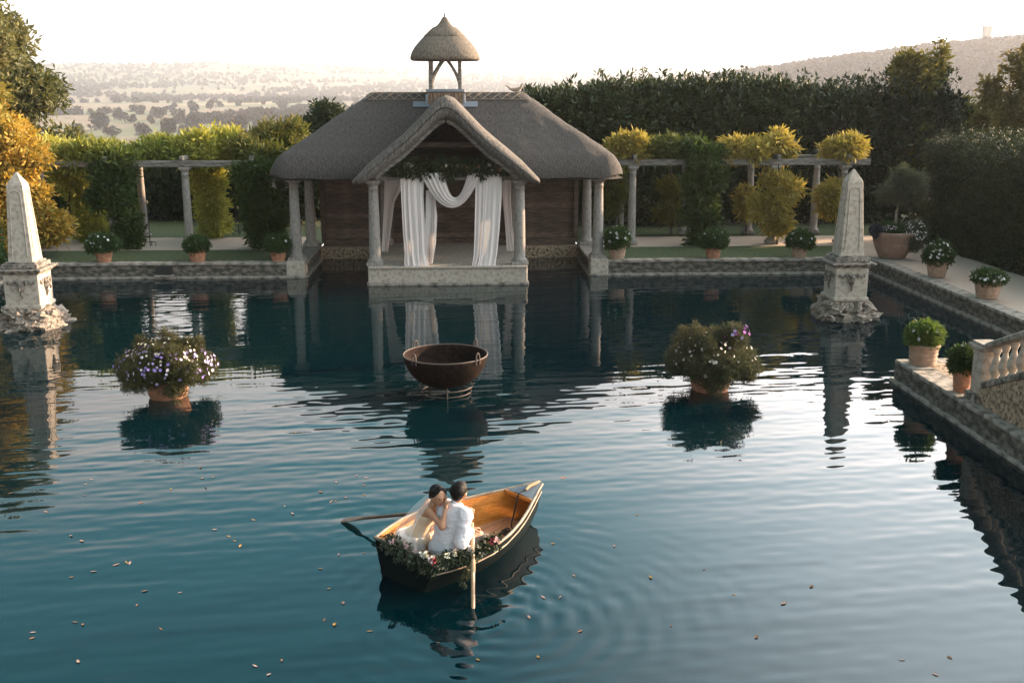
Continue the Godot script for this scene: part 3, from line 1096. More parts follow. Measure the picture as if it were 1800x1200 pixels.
	for i in 16:
		var x := -2.45 + i * 0.31
		if absf(x + 0.1) < 0.72:
			continue
		for d: float in [0.31, -0.31]:
			var pts := []
			for k in 4:
				var q := k / 3.0
				var z := RZ + lerpf(0.12, 0.45, q)
				var xx := x + d * (q - 0.5)
				pts.append(Vector3(xx, roof_top(xx, z) + 0.075, z + Z))
			pin.call(pts, t)
	# straw bird on the right end of the ridge
	var sb := thing("straw_bird", "small straw bird perched on the right end of the ridge", "ornament", "", Vector3(2.22, RH - 0.02, RZ))
	b = MB.new()
	b.tube([Vector3(-0.24, 0.16, 0), Vector3(-0.1, 0.13, 0), Vector3(0.04, 0.14, 0), Vector3(0.13, 0.2, 0), Vector3(0.17, 0.3, 0), Vector3(0.2, 0.33, 0)], [0.02, 0.055, 0.07, 0.045, 0.035, 0.012], 8)
	obj("body", b, M.hazel, sb)
	b = MB.new()
	b.tube([Vector3(-0.2, 0.16, 0), Vector3(-0.3, 0.24, 0), Vector3(-0.38, 0.27, 0)], [0.03, 0.02, 0.008], 6)
	obj("tail", b, M.hazel, sb)
	for x: float in [-0.03, 0.06]:
		b = MB.new()
		b.tube([Vector3(x, 0.1, 0), Vector3(x, -0.08, 0)], [0.014, 0.014], 5)
		obj("leg", b, M.hazel, sb)

func cupola(t: Node3D, Z: float) -> void:
	var cx := -0.06
	var cz := -34.45 + Z
	# curb box
	var b := MB.new()
	b.box(Vector3(cx, 5.25, cz), Vector3(1.10, 0.62, 1.10), 0.015)
	obj("cupola_curb", b, M.brown_oak, t)
	for i in 7:
		b = MB.new()
		b.box(Vector3(cx - 0.48 + i * 0.16, 5.28, cz + 0.562), Vector3(0.15, 0.5, 0.025), 0.006)
		obj("curb_board", b, M.brown_oak, t)
	b = MB.new()
	b.box(Vector3(cx, 5.605, cz), Vector3(1.22, 0.09, 1.22), 0.015)
	obj("lead_capping", b, M.lead, t)
	for s: float in [-1.0, 1.0]:
		b = MB.new()
		b.box(Vector3(cx + s * 0.59, 5.25, cz), Vector3(0.07, 0.5, 1.16), 0.012)
		obj("lead_side", b, M.lead, t)
		b = MB.new()
		b.grid(4, 4, func(u: float, v: float) -> Vector3:
			var x := cx + s * lerpf(0.5, 1.02, u)
			var z := -33.98 + 0.22 * v
			return Vector3(x, roof_top(x, z) + 0.055, z + Z))
		obj("lead_apron", b, M.lead, t)
	# four posts with curved braces
	for sx: float in [-1.0, 1.0]:
		for sz: float in [-1.0, 1.0]:
			b = MB.new()
			b.box(Vector3(cx + sx * 0.46, 6.12, cz + sz * 0.46), Vector3(0.12, 1.0, 0.12), 0.012)
			obj("cupola_post", b, M.old_oak, t)
			for ax in 2:
				b = MB.new()
				var pts := []
				for i in 7:
					var q := i / 6.0
					var k := 0.42 - 0.40 * pow(q, 1.5)
					pts.append(Vector3(cx + (sx * k if ax == 0 else sx * 0.46), 5.88 + 0.72 * q, cz + (sz * 0.46 if ax == 0 else sz * k)))
				b.tube(pts, [0.05, 0.055, 0.055, 0.055, 0.055, 0.055, 0.055], 6)
				obj("cupola_brace", b, M.old_oak, t)
	for s: float in [-1.0, 1.0]:
		b = MB.new()
		b.box(Vector3(cx, 6.60, cz + s * 0.46), Vector3(1.1, 0.1, 0.12), 0.01)
		obj("cupola_plate", b, M.old_oak, t)
		b = MB.new()
		b.box(Vector3(cx + s * 0.46, 6.603, cz), Vector3(0.12, 0.1, 0.8), 0.01)
		obj("cupola_plate", b, M.old_oak, t)
	# thatched cap in three coats and its finial
	var coat := func(pr: Array, called: String) -> void:
		var q := MB.new()
		var rings := []
		for p in pr:
			var ring := PackedVector3Array()
			for j in 48:
				var a := TAU * j / 48
				var sq := 1.0 + 0.05 * cos(a * 4.0 + PI)
				var w: float = p[0] * sq * (1.0 + 0.018 * patch.get_noise_3d(cos(a) * 60.0, p[1] * 60.0, sin(a) * 60.0))
				ring.append(Vector3(cx + cos(a) * w, p[1], cz + sin(a) * w))
			rings.append(ring)
		q.loft(rings, true, true)
		obj(called, q, M.thatch_cap, t)
	coat.call([[0.5, 6.62], [1.02, 6.54], [1.12, 6.53], [1.17, 6.57], [1.16, 6.66], [1.10, 6.80], [0.98, 6.97], [0.80, 7.16], [0.62, 7.32]], "cap_thatch")
	coat.call([[0.60, 7.22], [0.70, 7.235], [0.71, 7.26], [0.56, 7.40], [0.40, 7.54]], "cap_thatch")
	coat.call([[0.36, 7.45], [0.42, 7.465], [0.42, 7.485], [0.26, 7.60], [0.15, 7.72], [0.075, 7.85]], "cap_thatch")
	b = MB.new()
	b.lathe([[0.085, 7.80], [0.085, 7.83], [0.035, 7.86], [0.03, 7.9], [0.045, 7.92], [0.02, 7.96], [0.006, 8.03]], 10, Vector3(cx, 0, cz))
	obj("finial", b, M.lead, t)

# ---------------------------------------------------------------- drapes and garland in the porch
func drape(called: String, label: String, rows: Array, folds: float, amp: float, sd: float, group := "") -> void:
	# rows: [y, xleft, xright, z] from the top down
	var o := thing(called, label, "curtain", group, Vector3(0, 0.56, -31.0))
	var b := MB.new()
	b.grid(44, 96, func(u: float, v: float) -> Vector3:
		var q := u * (rows.size() - 1)
		var i := mini(int(q), rows.size() - 2)
		var f := q - i
		f = f * f * (3.0 - 2.0 * f) * 0.5 + f * 0.5
		var a: Array = rows[i]
		var c: Array = rows[i + 1]
		var wv := v + 0.018 * sin(u * 5.0 + sd + v * 9.0)
		var x := lerpf(lerpf(a[1], c[1], f), lerpf(a[2], c[2], f), wv)
		var ph := v * folds * TAU + sd + 0.6 * sin(u * 2.3 + sd) + 1.9 * sin(v * 7.0 + sd) + 0.8 * sin(v * 17.0 + u * 1.3)
		var z := lerpf(a[3], c[3], f) + amp * (sin(ph) * (0.7 + 0.5 * sin(v * 5.0 + sd * 2.0)) + 0.5 * sin(ph * 0.43 + u * 1.2)) * (0.55 + 0.6 * u)
		return Vector3(x, lerpf(a[0], c[0], f) - 0.56, z + 31.0))
	obj("fabric", b, M.cloth, o)

func porch_dressing() -> void:
	var zf := -30.84
	drape("drape", "long white drape hanging by the left porch column", [[3.30, -1.36, -0.66, zf], [2.6, -1.35, -0.68, zf], [1.6, -1.32, -0.64, zf], [0.9, -1.27, -0.62, zf + 0.04], [0.56, -1.27, -0.55, zf + 0.12], [0.545, -1.40, -0.50, zf + 0.2]], 6.0, 0.035, 0.4)
	drape("drape", "narrow white drape gathered behind the left drape", [[2.75, -0.62, -0.36, zf - 0.12], [2.0, -0.64, -0.30, zf - 0.12], [1.2, -0.68, -0.36, zf - 0.1], [0.58, -0.70, -0.46, zf - 0.08]], 3.0, 0.04, 2.0)
	drape("drape", "long white drape hanging by the right porch column", [[3.30, 0.86, 1.60, zf], [2.6, 0.84, 1.59, zf], [1.6, 0.80, 1.53, zf], [0.9, 0.76, 1.47, zf + 0.04], [0.56, 0.70, 1.42, zf + 0.12], [0.545, 0.58, 1.50, zf + 0.2]], 6.5, 0.032, 4.1)
	drape("drape", "pale drape tied back in the shade behind the right column", [[3.1, 1.66, 2.0, -33.3], [2.2, 1.72, 1.98, -33.3], [1.4, 1.80, 2.02, -33.3], [0.6, 1.86, 2.16, -33.3]], 3.0, 0.035, 1.0)
	drape("drape", "grey drape tied back in the shade behind the left column", [[3.1, -2.0, -1.2, -33.3], [2.7, -2.0, -1.4, -33.3], [2.2, -2.02, -1.7, -33.3], [0.6, -2.16, -1.95, -33.3]], 3.0, 0.035, 1.7)
	# the looped swag
	var o := thing("drape_swag", "white swag of cloth looped between the two drapes", "curtain", "", Vector3(0, 2.3, -30.8))
	var b := MB.new()
	b.grid(48, 40, func(u: float, v: float) -> Vector3:
		# u along the loop, v across the cloth
		var xl := lerpf(-0.78, -0.08, v)
		var xr := lerpf(1.02, 0.62, v)
		var sag := lerpf(1.02, 0.72, v)
		var x := lerpf(xl, xr, u) + 0.05 * sin(u * PI) * (0.5 - v)
		var s := u * 2.0 - 1.0
		var c := 1.0 - pow(absf(s), 2.1)
		var ph := v * 5.0 * TAU + 0.4 * sin(u * 7.0)
		var y := 3.28 - sag * c - 0.012 * sin(ph)
		return Vector3(x, y - 2.3, 0.02 + 0.10 * sin(v * PI) + 0.032 * sin(ph) + 0.03 * c))
	obj("fabric", b, M.cloth, o)
	# leafy garland along the lintel
	var g := thing("porch_garland", "dark leafy garland with pale flowers along the porch beam", "garland", "", Vector3(0, 3.3, -30.85))
	b = MB.new()
	b.tube([Vector3(-1.7, 0.02, 0), Vector3(0, 0.05, 0.02), Vector3(1.8, 0.02, 0)], [0.03, 0.035, 0.03], 6)
	obj("stem", b, M.bark, g)
	var cl := clump(26, 0.12, 0.055, 0.12, 301, 0.2)
	var xs := []
	var cs := []
	for i in 330:
		var x := rng.randf_range(-1.75, 1.85)
		var h := 0.10 + 0.10 * patch.get_noise_1d(x * 60.0 + 50.0)
		var p := Vector3(x, rng.randfn() * h + 0.10, rng.randfn() * 0.09 + 0.02)
		xs.append(Transform3D(rturn(rng.randf_range(0.7, 1.3)), p))
		cs.append(tint([[0.012, 0.02, 0.008], [0.025, 0.036, 0.012], [0.05, 0.055, 0.02]], p, 1.0))
	many("foliage", cl, M.gloss_leaf, xs, cs, g)
	var fl := clump(9, 0.05, 0.05, 0.03, 302, 0.5)
	xs = []
	cs = []
	for i in 26:
		var p := Vector3(rng.randf_range(-1.5, 1.6), rng.randf_range(-0.02, 0.25), 0.14 + rng.randf() * 0.05)
		xs.append(Transform3D(rturn(rng.randf_range(0.8, 1.3)), p))
		cs.append(Color(0.55, 0.48, 0.36) if i % 3 else Color(0.4, 0.2, 0.12))
	many("flowers", fl, M.petal, xs, cs, g)
	var cd := thing("hanging_candle", "small pale candle cup at the middle of the garland", "candle", "", Vector3(0.0, 3.48, -30.72))
	b = MB.new()
	b.lathe([[0.03, -0.05], [0.045, -0.03], [0.05, 0.05], [0.042, 0.055]], 12)
	obj("cup", b, M.cloth, cd)
	b = MB.new()
	b.lathe([[0.03, 0.0], [0.03, 0.075], [0.005, 0.085]], 10)
	obj("wax", b, M.cloth, cd)

# ---------------------------------------------------------------- stone and iron in the water
func rock_mesh(sd: int) -> ArrayMesh:
	var g := RandomNumberGenerator.new()
	g.seed = sd
	var sq := Vector3(g.randf_range(0.8, 1.3), g.randf_range(0.55, 0.8), g.randf_range(0.8, 1.2))
	var b := MB.new()
	var rings := []
	for i in 7:
		var t := PI * (i + 0.35) / 7.0
		var ring := PackedVector3Array()
		for j in 10:
			var a := TAU * j / 10
			var d := Vector3(sin(t) * cos(a), cos(t), sin(t) * sin(a))
			ring.append(d * sq * (1.0 + 1.1 * patch.get_noise_3d(d.x * 70.0 + sd * 31.0, d.y * 70.0, d.z * 70.0)) * 0.5)
		rings.append(ring)
	b.loft(rings, true, true, false)
	return b.done()

func obelisk(label: String, at: Vector3) -> void:
	var t := thing("obelisk", label, "obelisk", "", at)
	var b := MB.new()
	b.box(Vector3(0, 0.15, 0), Vector3(0.8, 0.9, 0.8), 0.05)
	obj("core", b, M.rock, t)
	var rocks := []
	for i in 6:
		rocks.append(rock_mesh(60 + i))
	for ring in 4:
		var n: int = [17, 17, 15, 14][ring]
		for i in n:
			var a := TAU * (i + 0.5 * ring) / n + rng.randfn() * 0.08
			var q := Vector2(cos(a), sin(a))
			var sc := 1.0 / maxf(absf(q.x), absf(q.y))
			var rr: float = [0.60, 0.56, 0.50, 0.45][ring] * lerpf(1.0, sc, 0.7)
			var o := obj("rock", rocks[rng.randi() % 6], M.rock, t, Vector3(q.x * rr, [0.0, 0.14, 0.28, 0.41][ring] + rng.randfn() * 0.035, q.y * rr))
			o.basis = rturn(rng.randf_range(0.22, 0.42) * [1.1, 1.0, 0.9, 0.7][ring], 0.6)
	b = MB.new()
	b.box(Vector3(0, 0.92, 0), Vector3(0.82, 0.86, 0.82), 0.015)
	obj("plinth", b, M.pale_stone, t)
	b = MB.new()
	b.box(Vector3(0, 0.53, 0), Vector3(0.90, 0.10, 0.90), 0.02)
	obj("plinth_base", b, M.pale_stone, t)
	b = MB.new()
	for p in [[0.88, 1.335, 0.05], [0.98, 1.375, 0.05], [1.10, 1.42, 0.06]]:
		b.box(Vector3(0, p[1], 0), Vector3(p[0], p[2], p[0]), 0.018)
	obj("cornice", b, M.weathered_stone, t)
	b = MB.new()
	b.box(Vector3(0, 1.505, 0), Vector3(0.86, 0.11, 0.86), 0.02)
	b.box(Vector3(0, 1.575, 0), Vector3(0.72, 0.06, 0.72), 0.02)
	obj("step", b, M.weathered_stone, t)
	# tapering shaft
	b = MB.new()
	var rings := []
	for p in [[0.30, 1.59], [0.295, 1.62], [0.19, 3.40], [0.16, 3.47], [0.09, 3.58], [0.02, 3.70]]:
		var r := PackedVector3Array()
		var h: float = p[0]
		for q in [[-1, -1], [-0.94, -1], [0.94, -1], [1, -0.94], [1, 0.94], [0.94, 1], [-0.94, 1], [-1, 0.94]]:
			r.append(Vector3(q[0] * h, p[1], q[1] * h))
		rings.append(r)
	b.loft(rings, true, true, false)
	obj("shaft", b, M.pale_stone, t)
	# raised border of the arched panel on each face
	for f in 4:
		b = MB.new()
		var pts := []
		for i in 15:
			var q := i / 14.0
			var y := 0.0
			var x := 0.0
			if q < 0.35:
				y = lerpf(1.75, 3.16, q / 0.35)
				x = -1.0
			elif q > 0.65:
				y = lerpf(3.16, 1.75, (q - 0.65) / 0.35)
				x = 1.0
			else:
				var a := PI * (q - 0.35) / 0.3
				x = -cos(a)
				y = 3.16 + 0.12 * sin(a)
			var half := lerpf(0.295, 0.19, (y - 1.62) / 1.78)
			pts.append(Basis(Vector3.UP, f * PI * 0.5) * Vector3(x * half * 0.62, y, half + 0.004))
		b.tube(pts, [0.016], 5, true)
		obj("panel_moulding", b, M.pale_stone, t)
	# carved mask with swags on the faces of the plinth
	for f in 4:
		var rot := Basis(Vector3.UP, f * PI * 0.5)
		var o := obj("carved_mask", mask_mesh(), M.weathered_stone, t)
		o.basis = rot
		o.position = rot * Vector3(0, 1.02, 0.405)
		for s: float in [-1.0, 1.0]:
			b = MB.new()
			b.tube([Vector3(0.06 * s, 0.06, 0.02), Vector3(0.16 * s, 0.13, 0.02), Vector3(0.25 * s, 0.06, 0.02), Vector3(0.30 * s, 0.12, 0.015), Vector3(0.33 * s, 0.05, 0.01)], [0.03, 0.032, 0.028, 0.03, 0.012], 6)
			obj("swag", b, M.weathered_stone, o)

func mask_mesh() -> MB:
	# a small horned head in relief
	var b := MB.new()
	b.grid(12, 10, func(u: float, v: float) -> Vector3:
		var a := u * PI
		var y := lerpf(0.13, -0.16, v)
		var w := 0.11 * sqrt(maxf(1.0 - pow((y + 0.0) / 0.17, 2.0), 0.02)) * (1.0 - 0.35 * smoothstep(0.0, 1.0, v))
		var k := 1.0 + 0.35 * patch.get_noise_2d(u * 90.0, v * 90.0)
		return Vector3(-cos(a) * w, y, sin(a) * w * 1.1 * k))
	b.tube([Vector3(0, 0.02, 0.10), Vector3(0, -0.06, 0.14), Vector3(0, -0.10, 0.11)], [0.02, 0.032, 0.015], 6)
	for s: float in [-1.0, 1.0]:
		b.tube([Vector3(0.05 * s, 0.1, 0.05), Vector3(0.12 * s, 0.15, 0.06), Vector3(0.16 * s, 0.09, 0.07), Vector3(0.12 * s, 0.03, 0.09)], [0.03, 0.032, 0.025, 0.012], 6)
	b.tube([Vector3(0, -0.14, 0.05), Vector3(0.01, -0.24, 0.03), Vector3(0.0, -0.30, 0.015)], [0.035, 0.02, 0.006], 6)
	return b

func fire_bowl() -> void:
	var t := thing("fire_bowl", "wide rusty iron fire bowl on a ring stand in the water", "fire bowl", "", Vector3(0.13, 0, -19.1))
	var b := MB.new()
	var out := []
	for i in 15:
		var a := PI * 0.5 * i / 14.0
		out.append([0.02 + 0.77 * pow(sin(a), 0.85), 0.12 + 0.63 * (1.0 - pow(cos(a), 1.15))])
	for i in range(14, -1, -1):
		out.append([maxf(out[i][0] - 0.014, 0.005), out[i][1] + (0.012 if i < 13 else 0.0)])
	b.lathe(out, 56, Vector3.ZERO, false)
	obj("bowl", b, M.rust_iron, t)
	var ringer := func(called: String, r: float, y: float, w: float, mat: Material) -> void:
		var q := MB.new()
		var pts := []
		for i in 57:
			var a := TAU * i / 56
			pts.append(Vector3(cos(a) * r, y, sin(a) * r))
		q.tube(pts, [w], 6, false)
		obj(called, q, mat, t)
	ringer.call("rim", 0.79, 0.752, 0.014, M.rust_edge)
	ringer.call("stand_ring", 0.50, 0.14, 0.012, M.rust_edge)
	ringer.call("stand_ring", 0.47, 0.03, 0.010, M.rust_edge)
	for i in 5:
		var a := TAU * (i + 0.2) / 5.0
		b = MB.new()
		b.tube([Vector3(cos(a) * 0.55, 0.22, sin(a) * 0.55), Vector3(cos(a) * 0.49, 0.14, sin(a) * 0.49), Vector3(cos(a) * 0.47, 0.02, sin(a) * 0.47), Vector3(cos(a) * 0.50, -0.3, sin(a) * 0.50)], [0.014], 6)
		obj("stand_leg", b, M.rust_edge, t)
	for a: float in [2.35, 0.72, 3.9, 5.5]:
		b = MB.new()
		var pts := []
		var rd := Vector3(cos(a), 0, sin(a))
		var tg := Vector3(-sin(a), 0, cos(a))
		for i in 9:
			var q := PI * i / 8.0
			pts.append(rd * 0.80 + tg * 0.048 * cos(q) + Vector3(0, 0.72 + 0.11 * sin(q) + (0.06 if i > 0 and i < 8 else -0.04), 0))
		b.tube(pts, [0.015], 6)
		obj("handle", b, M.rust_edge, t)

# ---------------------------------------------------------------- pots and plants
func pot(parent: Node3D, rt: float, rb: float, h: float, mat: Material, bands: Array, rim := 0.06) -> void:
	var b := MB.new()
	var pr := [[rb * 0.9, 0.0], [rb, 0.005], [rb * 1.005, 0.03]]
	for i in 9:
		var t := (i + 1) / 10.0
		pr.append([lerpf(rb, rt * 0.97, pow(t, 0.85)), 0.03 + (h - rim - 0.03) * t])
	pr.append([rt * 0.97, h - rim])
	b.lathe(pr, 32)
	var p := obj("pot", b, mat, parent)
	b = MB.new()
	b.lathe([[rt * 0.97, h - rim], [rt * 1.06, h - rim + 0.004], [rt * 1.09, h - rim * 0.5], [rt * 1.06, h], [rt * 0.97, h + 0.004], [rt * 0.92, h - 0.01], [rt * 0.9, h - rim]], 32, Vector3.ZERO, false)
	obj("rim", b, mat, p)
	for y: float in bands:
		b = MB.new()
		var r := lerpf(rb, rt * 0.97, pow((y - 0.0) / h, 0.85))
		var pts := []
		for i in 33:
			var a := TAU * i / 32
			pts.append(Vector3(cos(a) * (r + 0.002), y, sin(a) * (r + 0.002)))
		b.tube(pts, [0.012], 5, false)
		obj("band", b, mat, p)
	b = MB.new()
	b.lathe([[0.01, h - 0.03], [rt * 0.9, h - 0.04]], 20, Vector3.ZERO, false)
	obj("soil", b, M.soil, parent)

func mound(parent: Node3D, c: Vector3, r: Vector3, n: int, mesh: Mesh, pal: Array, s0: float, s1: float, shell := 0.3, ymin := -9.0) -> void:
	var q := lobed([[c, r]], n, pal, s0, s1, shell, PI, ymin, false)
	many("foliage", mesh, M.leaf, q[0], q[1], parent)

func blooms(parent: Node3D, c: Vector3, r: Vector3, n: int, mesh: Mesh, pal: Array, s0: float, s1: float, low := -0.1, called := "flowers") -> void:
	var xs := []
	var cs := []
	while xs.size() < n:
		var d := Vector3(rng.randfn(), rng.randfn(), rng.randfn()).normalized()
		if d.y < low:
			continue
		var p := c + d * r * rng.randf_range(0.93, 1.1)
		var bs := Basis(Quaternion(Vector3.UP, (d + Vector3(rng.randfn(), rng.randfn(), rng.randfn()) * 0.3).normalized())).scaled(Vector3.ONE * rng.randf_range(s0, s1))
		xs.append(Transform3D(bs, p))
		var k: Array = pal[rng.randi() % pal.size()]
		cs.append(Color(k[0], k[1], k[2]))
	many(called, mesh, M.petal, xs, cs, parent)

func flower_mesh(petals: int, cup: float) -> ArrayMesh:
	var v := PackedVector3Array()
	var nn := PackedVector3Array()
	var ix := PackedInt32Array()
	for i in petals:
		var a := TAU * i / petals
		var w := PI / petals * 0.85
		var k := v.size()
		v.append_array([Vector3.ZERO, Vector3(cos(a - w), cup, sin(a - w)) * 0.75, Vector3(cos(a), cup * 1.3, sin(a)), Vector3(cos(a + w), cup, sin(a + w)) * 0.75])
		var q := (v[k + 3] - v[k]).cross(v[k + 1] - v[k]).normalized()
		nn.append_array([q, q, q, q])
		ix.append_array([k, k + 1, k + 2, k, k + 2, k + 3])
	return arr(v, nn, ix)

var small_leaf: ArrayMesh
var fine_leaf: ArrayMesh
var daisy: ArrayMesh
const WHITE := [[0.78, 0.76, 0.72], [0.72, 0.70, 0.66]]
const GREENS := [[0.022, 0.045, 0.014], [0.038, 0.07, 0.02], [0.06, 0.095, 0.028]]

func potted(label: String, at: Vector3, rt: float, rb: float, h: float, mat: Material, pr: Vector3, nf: int, bands := [], pal := GREENS, lift := 0.0, group := "") -> Node3D:
	var t := thing("potted_plant", label, "potted plant", group, at, rng.randf() * TAU)
	pot(t, rt, rb, h, mat, bands)
	var c := Vector3(0, h + pr.y * 0.35 + lift, 0)
	mound(t, c, pr, int(700.0 * pr.x * maxf(pr.y, 0.15) * 8.0) + 90, small_leaf, pal, 0.7, 1.25, 0.15, h - 0.04)
	var loose := lobed([[c + Vector3(0, 0.02, 0), pr * 0.85]], int(260.0 * pr.x) + 40, pal, 0.8, 1.4, 0.5)
	many("foliage", small_leaf, M.leaf, loose[0], loose[1], t)
	if nf:
		blooms(t, c, pr * 1.05, int(nf * 1.5), daisy, WHITE, 0.03, 0.05, 0.0)
	return t

func planters() -> void:
	small_leaf = clump(22, 0.075, 0.032, 0.06, 401, 0.3)
	fine_leaf = clump(30, 0.085, 0.014, 0.07, 402, 0.5)
	daisy = flower_mesh(6, 0.15)
	var q := QUAY
	var tc: Material = M.terracotta
	var pt: Material = M.pale_terracotta
	potted("red clay pot of trailing white flowers nearest the left obelisk", Vector3(-10.55, q, -32.32), 0.27, 0.2, 0.42, tc, Vector3(0.48, 0.33, 0.42), 22, [0.1, 0.2])
	potted("red clay pot with two white blooms in front of the bare pergola column", Vector3(-7.72, q, -32.32), 0.28, 0.21, 0.42, tc, Vector3(0.40, 0.24, 0.36), 5, [0.12, 0.22])
	potted("red clay pot of dark leaves beside the left corner column", Vector3(-5.25, q, -32.32), 0.26, 0.2, 0.40, tc, Vector3(0.42, 0.30, 0.36), 9, [0.12, 0.22])
	potted("clay pot of bright white flowers beside the right corner column", Vector3(5.27, q, -32.34), 0.29, 0.22, 0.42, pt, Vector3(0.38, 0.42, 0.36), 26)
	potted("clay pot with sparse white flowers below the dense green vine", Vector3(8.30, q, -32.34), 0.26, 0.2, 0.42, tc, Vector3(0.44, 0.34, 0.38), 12, [0.1, 0.2])
	potted("clay pot of dark leaves below the golden pergola vine", Vector3(11.06, q, -32.34), 0.26, 0.2, 0.40, pt, Vector3(0.42, 0.32, 0.36), 8, [0.1, 0.2])
	potted("clay pot crowded with white daisies on the gravel quay", Vector3(13.85, q, -28.7), 0.31, 0.23, 0.44, pt, Vector3(0.38, 0.40, 0.36), 46, [0.3])
	potted("swagged clay pot of low white flowers on the gravel quay", Vector3(13.72, q, -25.5), 0.34, 0.25, 0.44, pt, Vector3(0.42, 0.16, 0.38), 38, [0.12, 0.34])
	potted("clay pot of bright green leaves behind the balustrade pier", Vector3(13.75, q, -22.1), 0.34, 0.26, 0.44, tc, Vector3(0.42, 0.30, 0.40), 18, [0.12], [[0.05, 0.08, 0.02], [0.09, 0.13, 0.03]])
	potted("ribbed clay tub of clipped green herbs on the landing corner", Vector3(9.26, 0.452, -19.05), 0.275, 0.235, 0.42, pt, Vector3(0.30, 0.24, 0.30), 10, [0.07, 0.15, 0.23, 0.31], [[0.05, 0.085, 0.02], [0.09, 0.14, 0.03], [0.13, 0.17, 0.045]], 0.06)
	potted("tall clay pot of white flowers tucked against the balustrade pier", Vector3(9.12, 0.452, -17.15), 0.17, 0.13, 0.46, tc, Vector3(0.23, 0.25, 0.22), 18, [0.1])
	# two great pots standing in the pool
	for i in 2:
		var t := thing("water_planter", ["great clay pot in the pool overflowing with lilac flowers", "great clay pot in the pool overflowing with grey-green herbs"][i], "planter", "", [Vector3(-5.06, 0, -19.1), Vector3(5.18, 0, -19.12)][i])
		var b := MB.new()
		b.lathe([[0.30, -0.3], [0.335, 0.0], [0.345, 0.05], [0.36, 0.06], [0.355, 0.10], [0.37, 0.11], [0.36, 0.14], [0.40, 0.28], [0.435, 0.44]], 44)
		var p := obj("pot", b, tc, t)
		b = MB.new()
		b.lathe([[0.435, 0.42], [0.475, 0.43], [0.48, 0.47], [0.45, 0.49], [0.41, 0.48], [0.40, 0.42]], 44, Vector3.ZERO, false)
		obj("rim", b, tc, p)
		b = MB.new()
		b.lathe([[0.01, 0.46], [0.42, 0.44]], 20, Vector3.ZERO, false)
		obj("soil", b, M.soil, t)
		var pal := [[0.03, 0.038, 0.016], [0.05, 0.056, 0.022], [0.085, 0.075, 0.03], [0.11, 0.07, 0.03]] if i == 0 else [[0.026, 0.036, 0.02], [0.045, 0.056, 0.03], [0.08, 0.076, 0.04], [0.11, 0.075, 0.04]]
		var lobes := [[Vector3(0, 0.60, 0), Vector3(0.84, 0.27, 0.76)]]
		for k in 16:
			var a := TAU * k / 16.0 + rng.randfn() * 0.12
			var rr := rng.randf_range(0.58, 0.88)
			lobes.append([Vector3(cos(a) * rr, 0.52 + rng.randfn() * 0.09, sin(a) * rr * 0.9), Vector3(0.21, 0.17, 0.21) * rng.randf_range(0.8, 1.3)])
		for k in 7:
			lobes.append([Vector3(clampf(rng.randfn() * 0.32, -0.5, 0.5), rng.randf_range(0.78, 0.98), clampf(rng.randfn() * 0.3, -0.4, 0.4)), Vector3(0.17, 0.22, 0.17)])
		if i == 1:
			lobes.append([Vector3(-0.3, 1.0, 0), Vector3(0.22, 0.26, 0.2)])
			lobes.append([Vector3(0.42, 1.0, 0), Vector3(0.24, 0.26, 0.2)])
		var g := lobed(lobes, 2600, pal, 0.5, 1.15, 0.3, PI, -99.0, false)
		many("foliage", fine_leaf, M.leaf, g[0], g[1], t)
		# thin trailing stems
		b = MB.new()
		for k in 46:
			var a := rng.randf() * TAU
			var d := Vector3(cos(a), 0, sin(a) * 0.9)
			var l := rng.randf_range(0.75, 1.0)
			b.tube([d * 0.35 + Vector3(0, 0.5, 0), d * 0.65 + Vector3(0, 0.62, 0), d * l + Vector3(0, rng.randf_range(0.25, 0.55), 0)], [0.006, 0.005, 0.003], 3)
		obj("stems", b, M.leaf_mass, t)
		var pals := [[[0.42, 0.30, 0.62], [0.50, 0.38, 0.66], [0.32, 0.22, 0.56], [0.68, 0.58, 0.66]], [[0.50, 0.47, 0.42], [0.42, 0.33, 0.30], [0.28, 0.24, 0.20]]]
		var fl := flower_mesh(5, 0.2)
		blooms(t, Vector3(0, 0.60, 0), Vector3(0.86, 0.36, 0.8), [280, 80][i], fl, pals[i], 0.022, 0.04, -0.45)
		blooms(t, Vector3(0, 0.72, 0), Vector3(0.66, 0.36, 0.6), [60, 26][i], fl, [[0.75, 0.70, 0.52], [0.70, 0.55, 0.42]], 0.022, 0.036, 0.1)
		if i == 1:
			blooms(t, Vector3(0.45, 1.08, 0.05), Vector3(0.25, 0.2, 0.2), 16, fl, [[0.45, 0.12, 0.42], [0.4, 0.3, 0.55]], 0.03, 0.045, -0.2)
	# the great bowl with the olive tree
	var t := thing("olive_bowl", "huge weathered clay bowl with a standard olive and trailing daisies", "potted tree", "", Vector3(14.0, q, -32.25))
	var b := MB.new()
	b.lathe([[0.38, 0.0], [0.42, 0.04], [0.52, 0.25], [0.60, 0.48], [0.63, 0.62], [0.66, 0.66], [0.70, 0.74], [0.70, 0.82], [0.64, 0.83], [0.60, 0.76]], 40, Vector3.ZERO, false)
	obj("bowl", b, M.old_terracotta, t)
	b = MB.new()
	b.lathe([[0.01, 0.80], [0.62, 0.77]], 20, Vector3.ZERO, false)
	obj("soil", b, M.soil, t)
	b = MB.new()
	b.tube([Vector3(0, 0.75, 0), Vector3(0.03, 1.1, 0), Vector3(0.02, 1.4, 0), Vector3(0.09, 1.75, 0), Vector3(0.13, 2.1, 0)], [0.055, 0.045, 0.042, 0.04, 0.03], 8)
	for i in 9:
		var a := TAU * i / 9.0
		b.tube([Vector3(0.10, 1.72, 0), Vector3(0.12 + cos(a) * 0.25, 2.05, sin(a) * 0.25), Vector3(0.13 + cos(a) * 0.5, 2.3 + 0.2 * sin(i * 2.0), sin(a) * 0.5)], [0.025, 0.016, 0.006], 5)
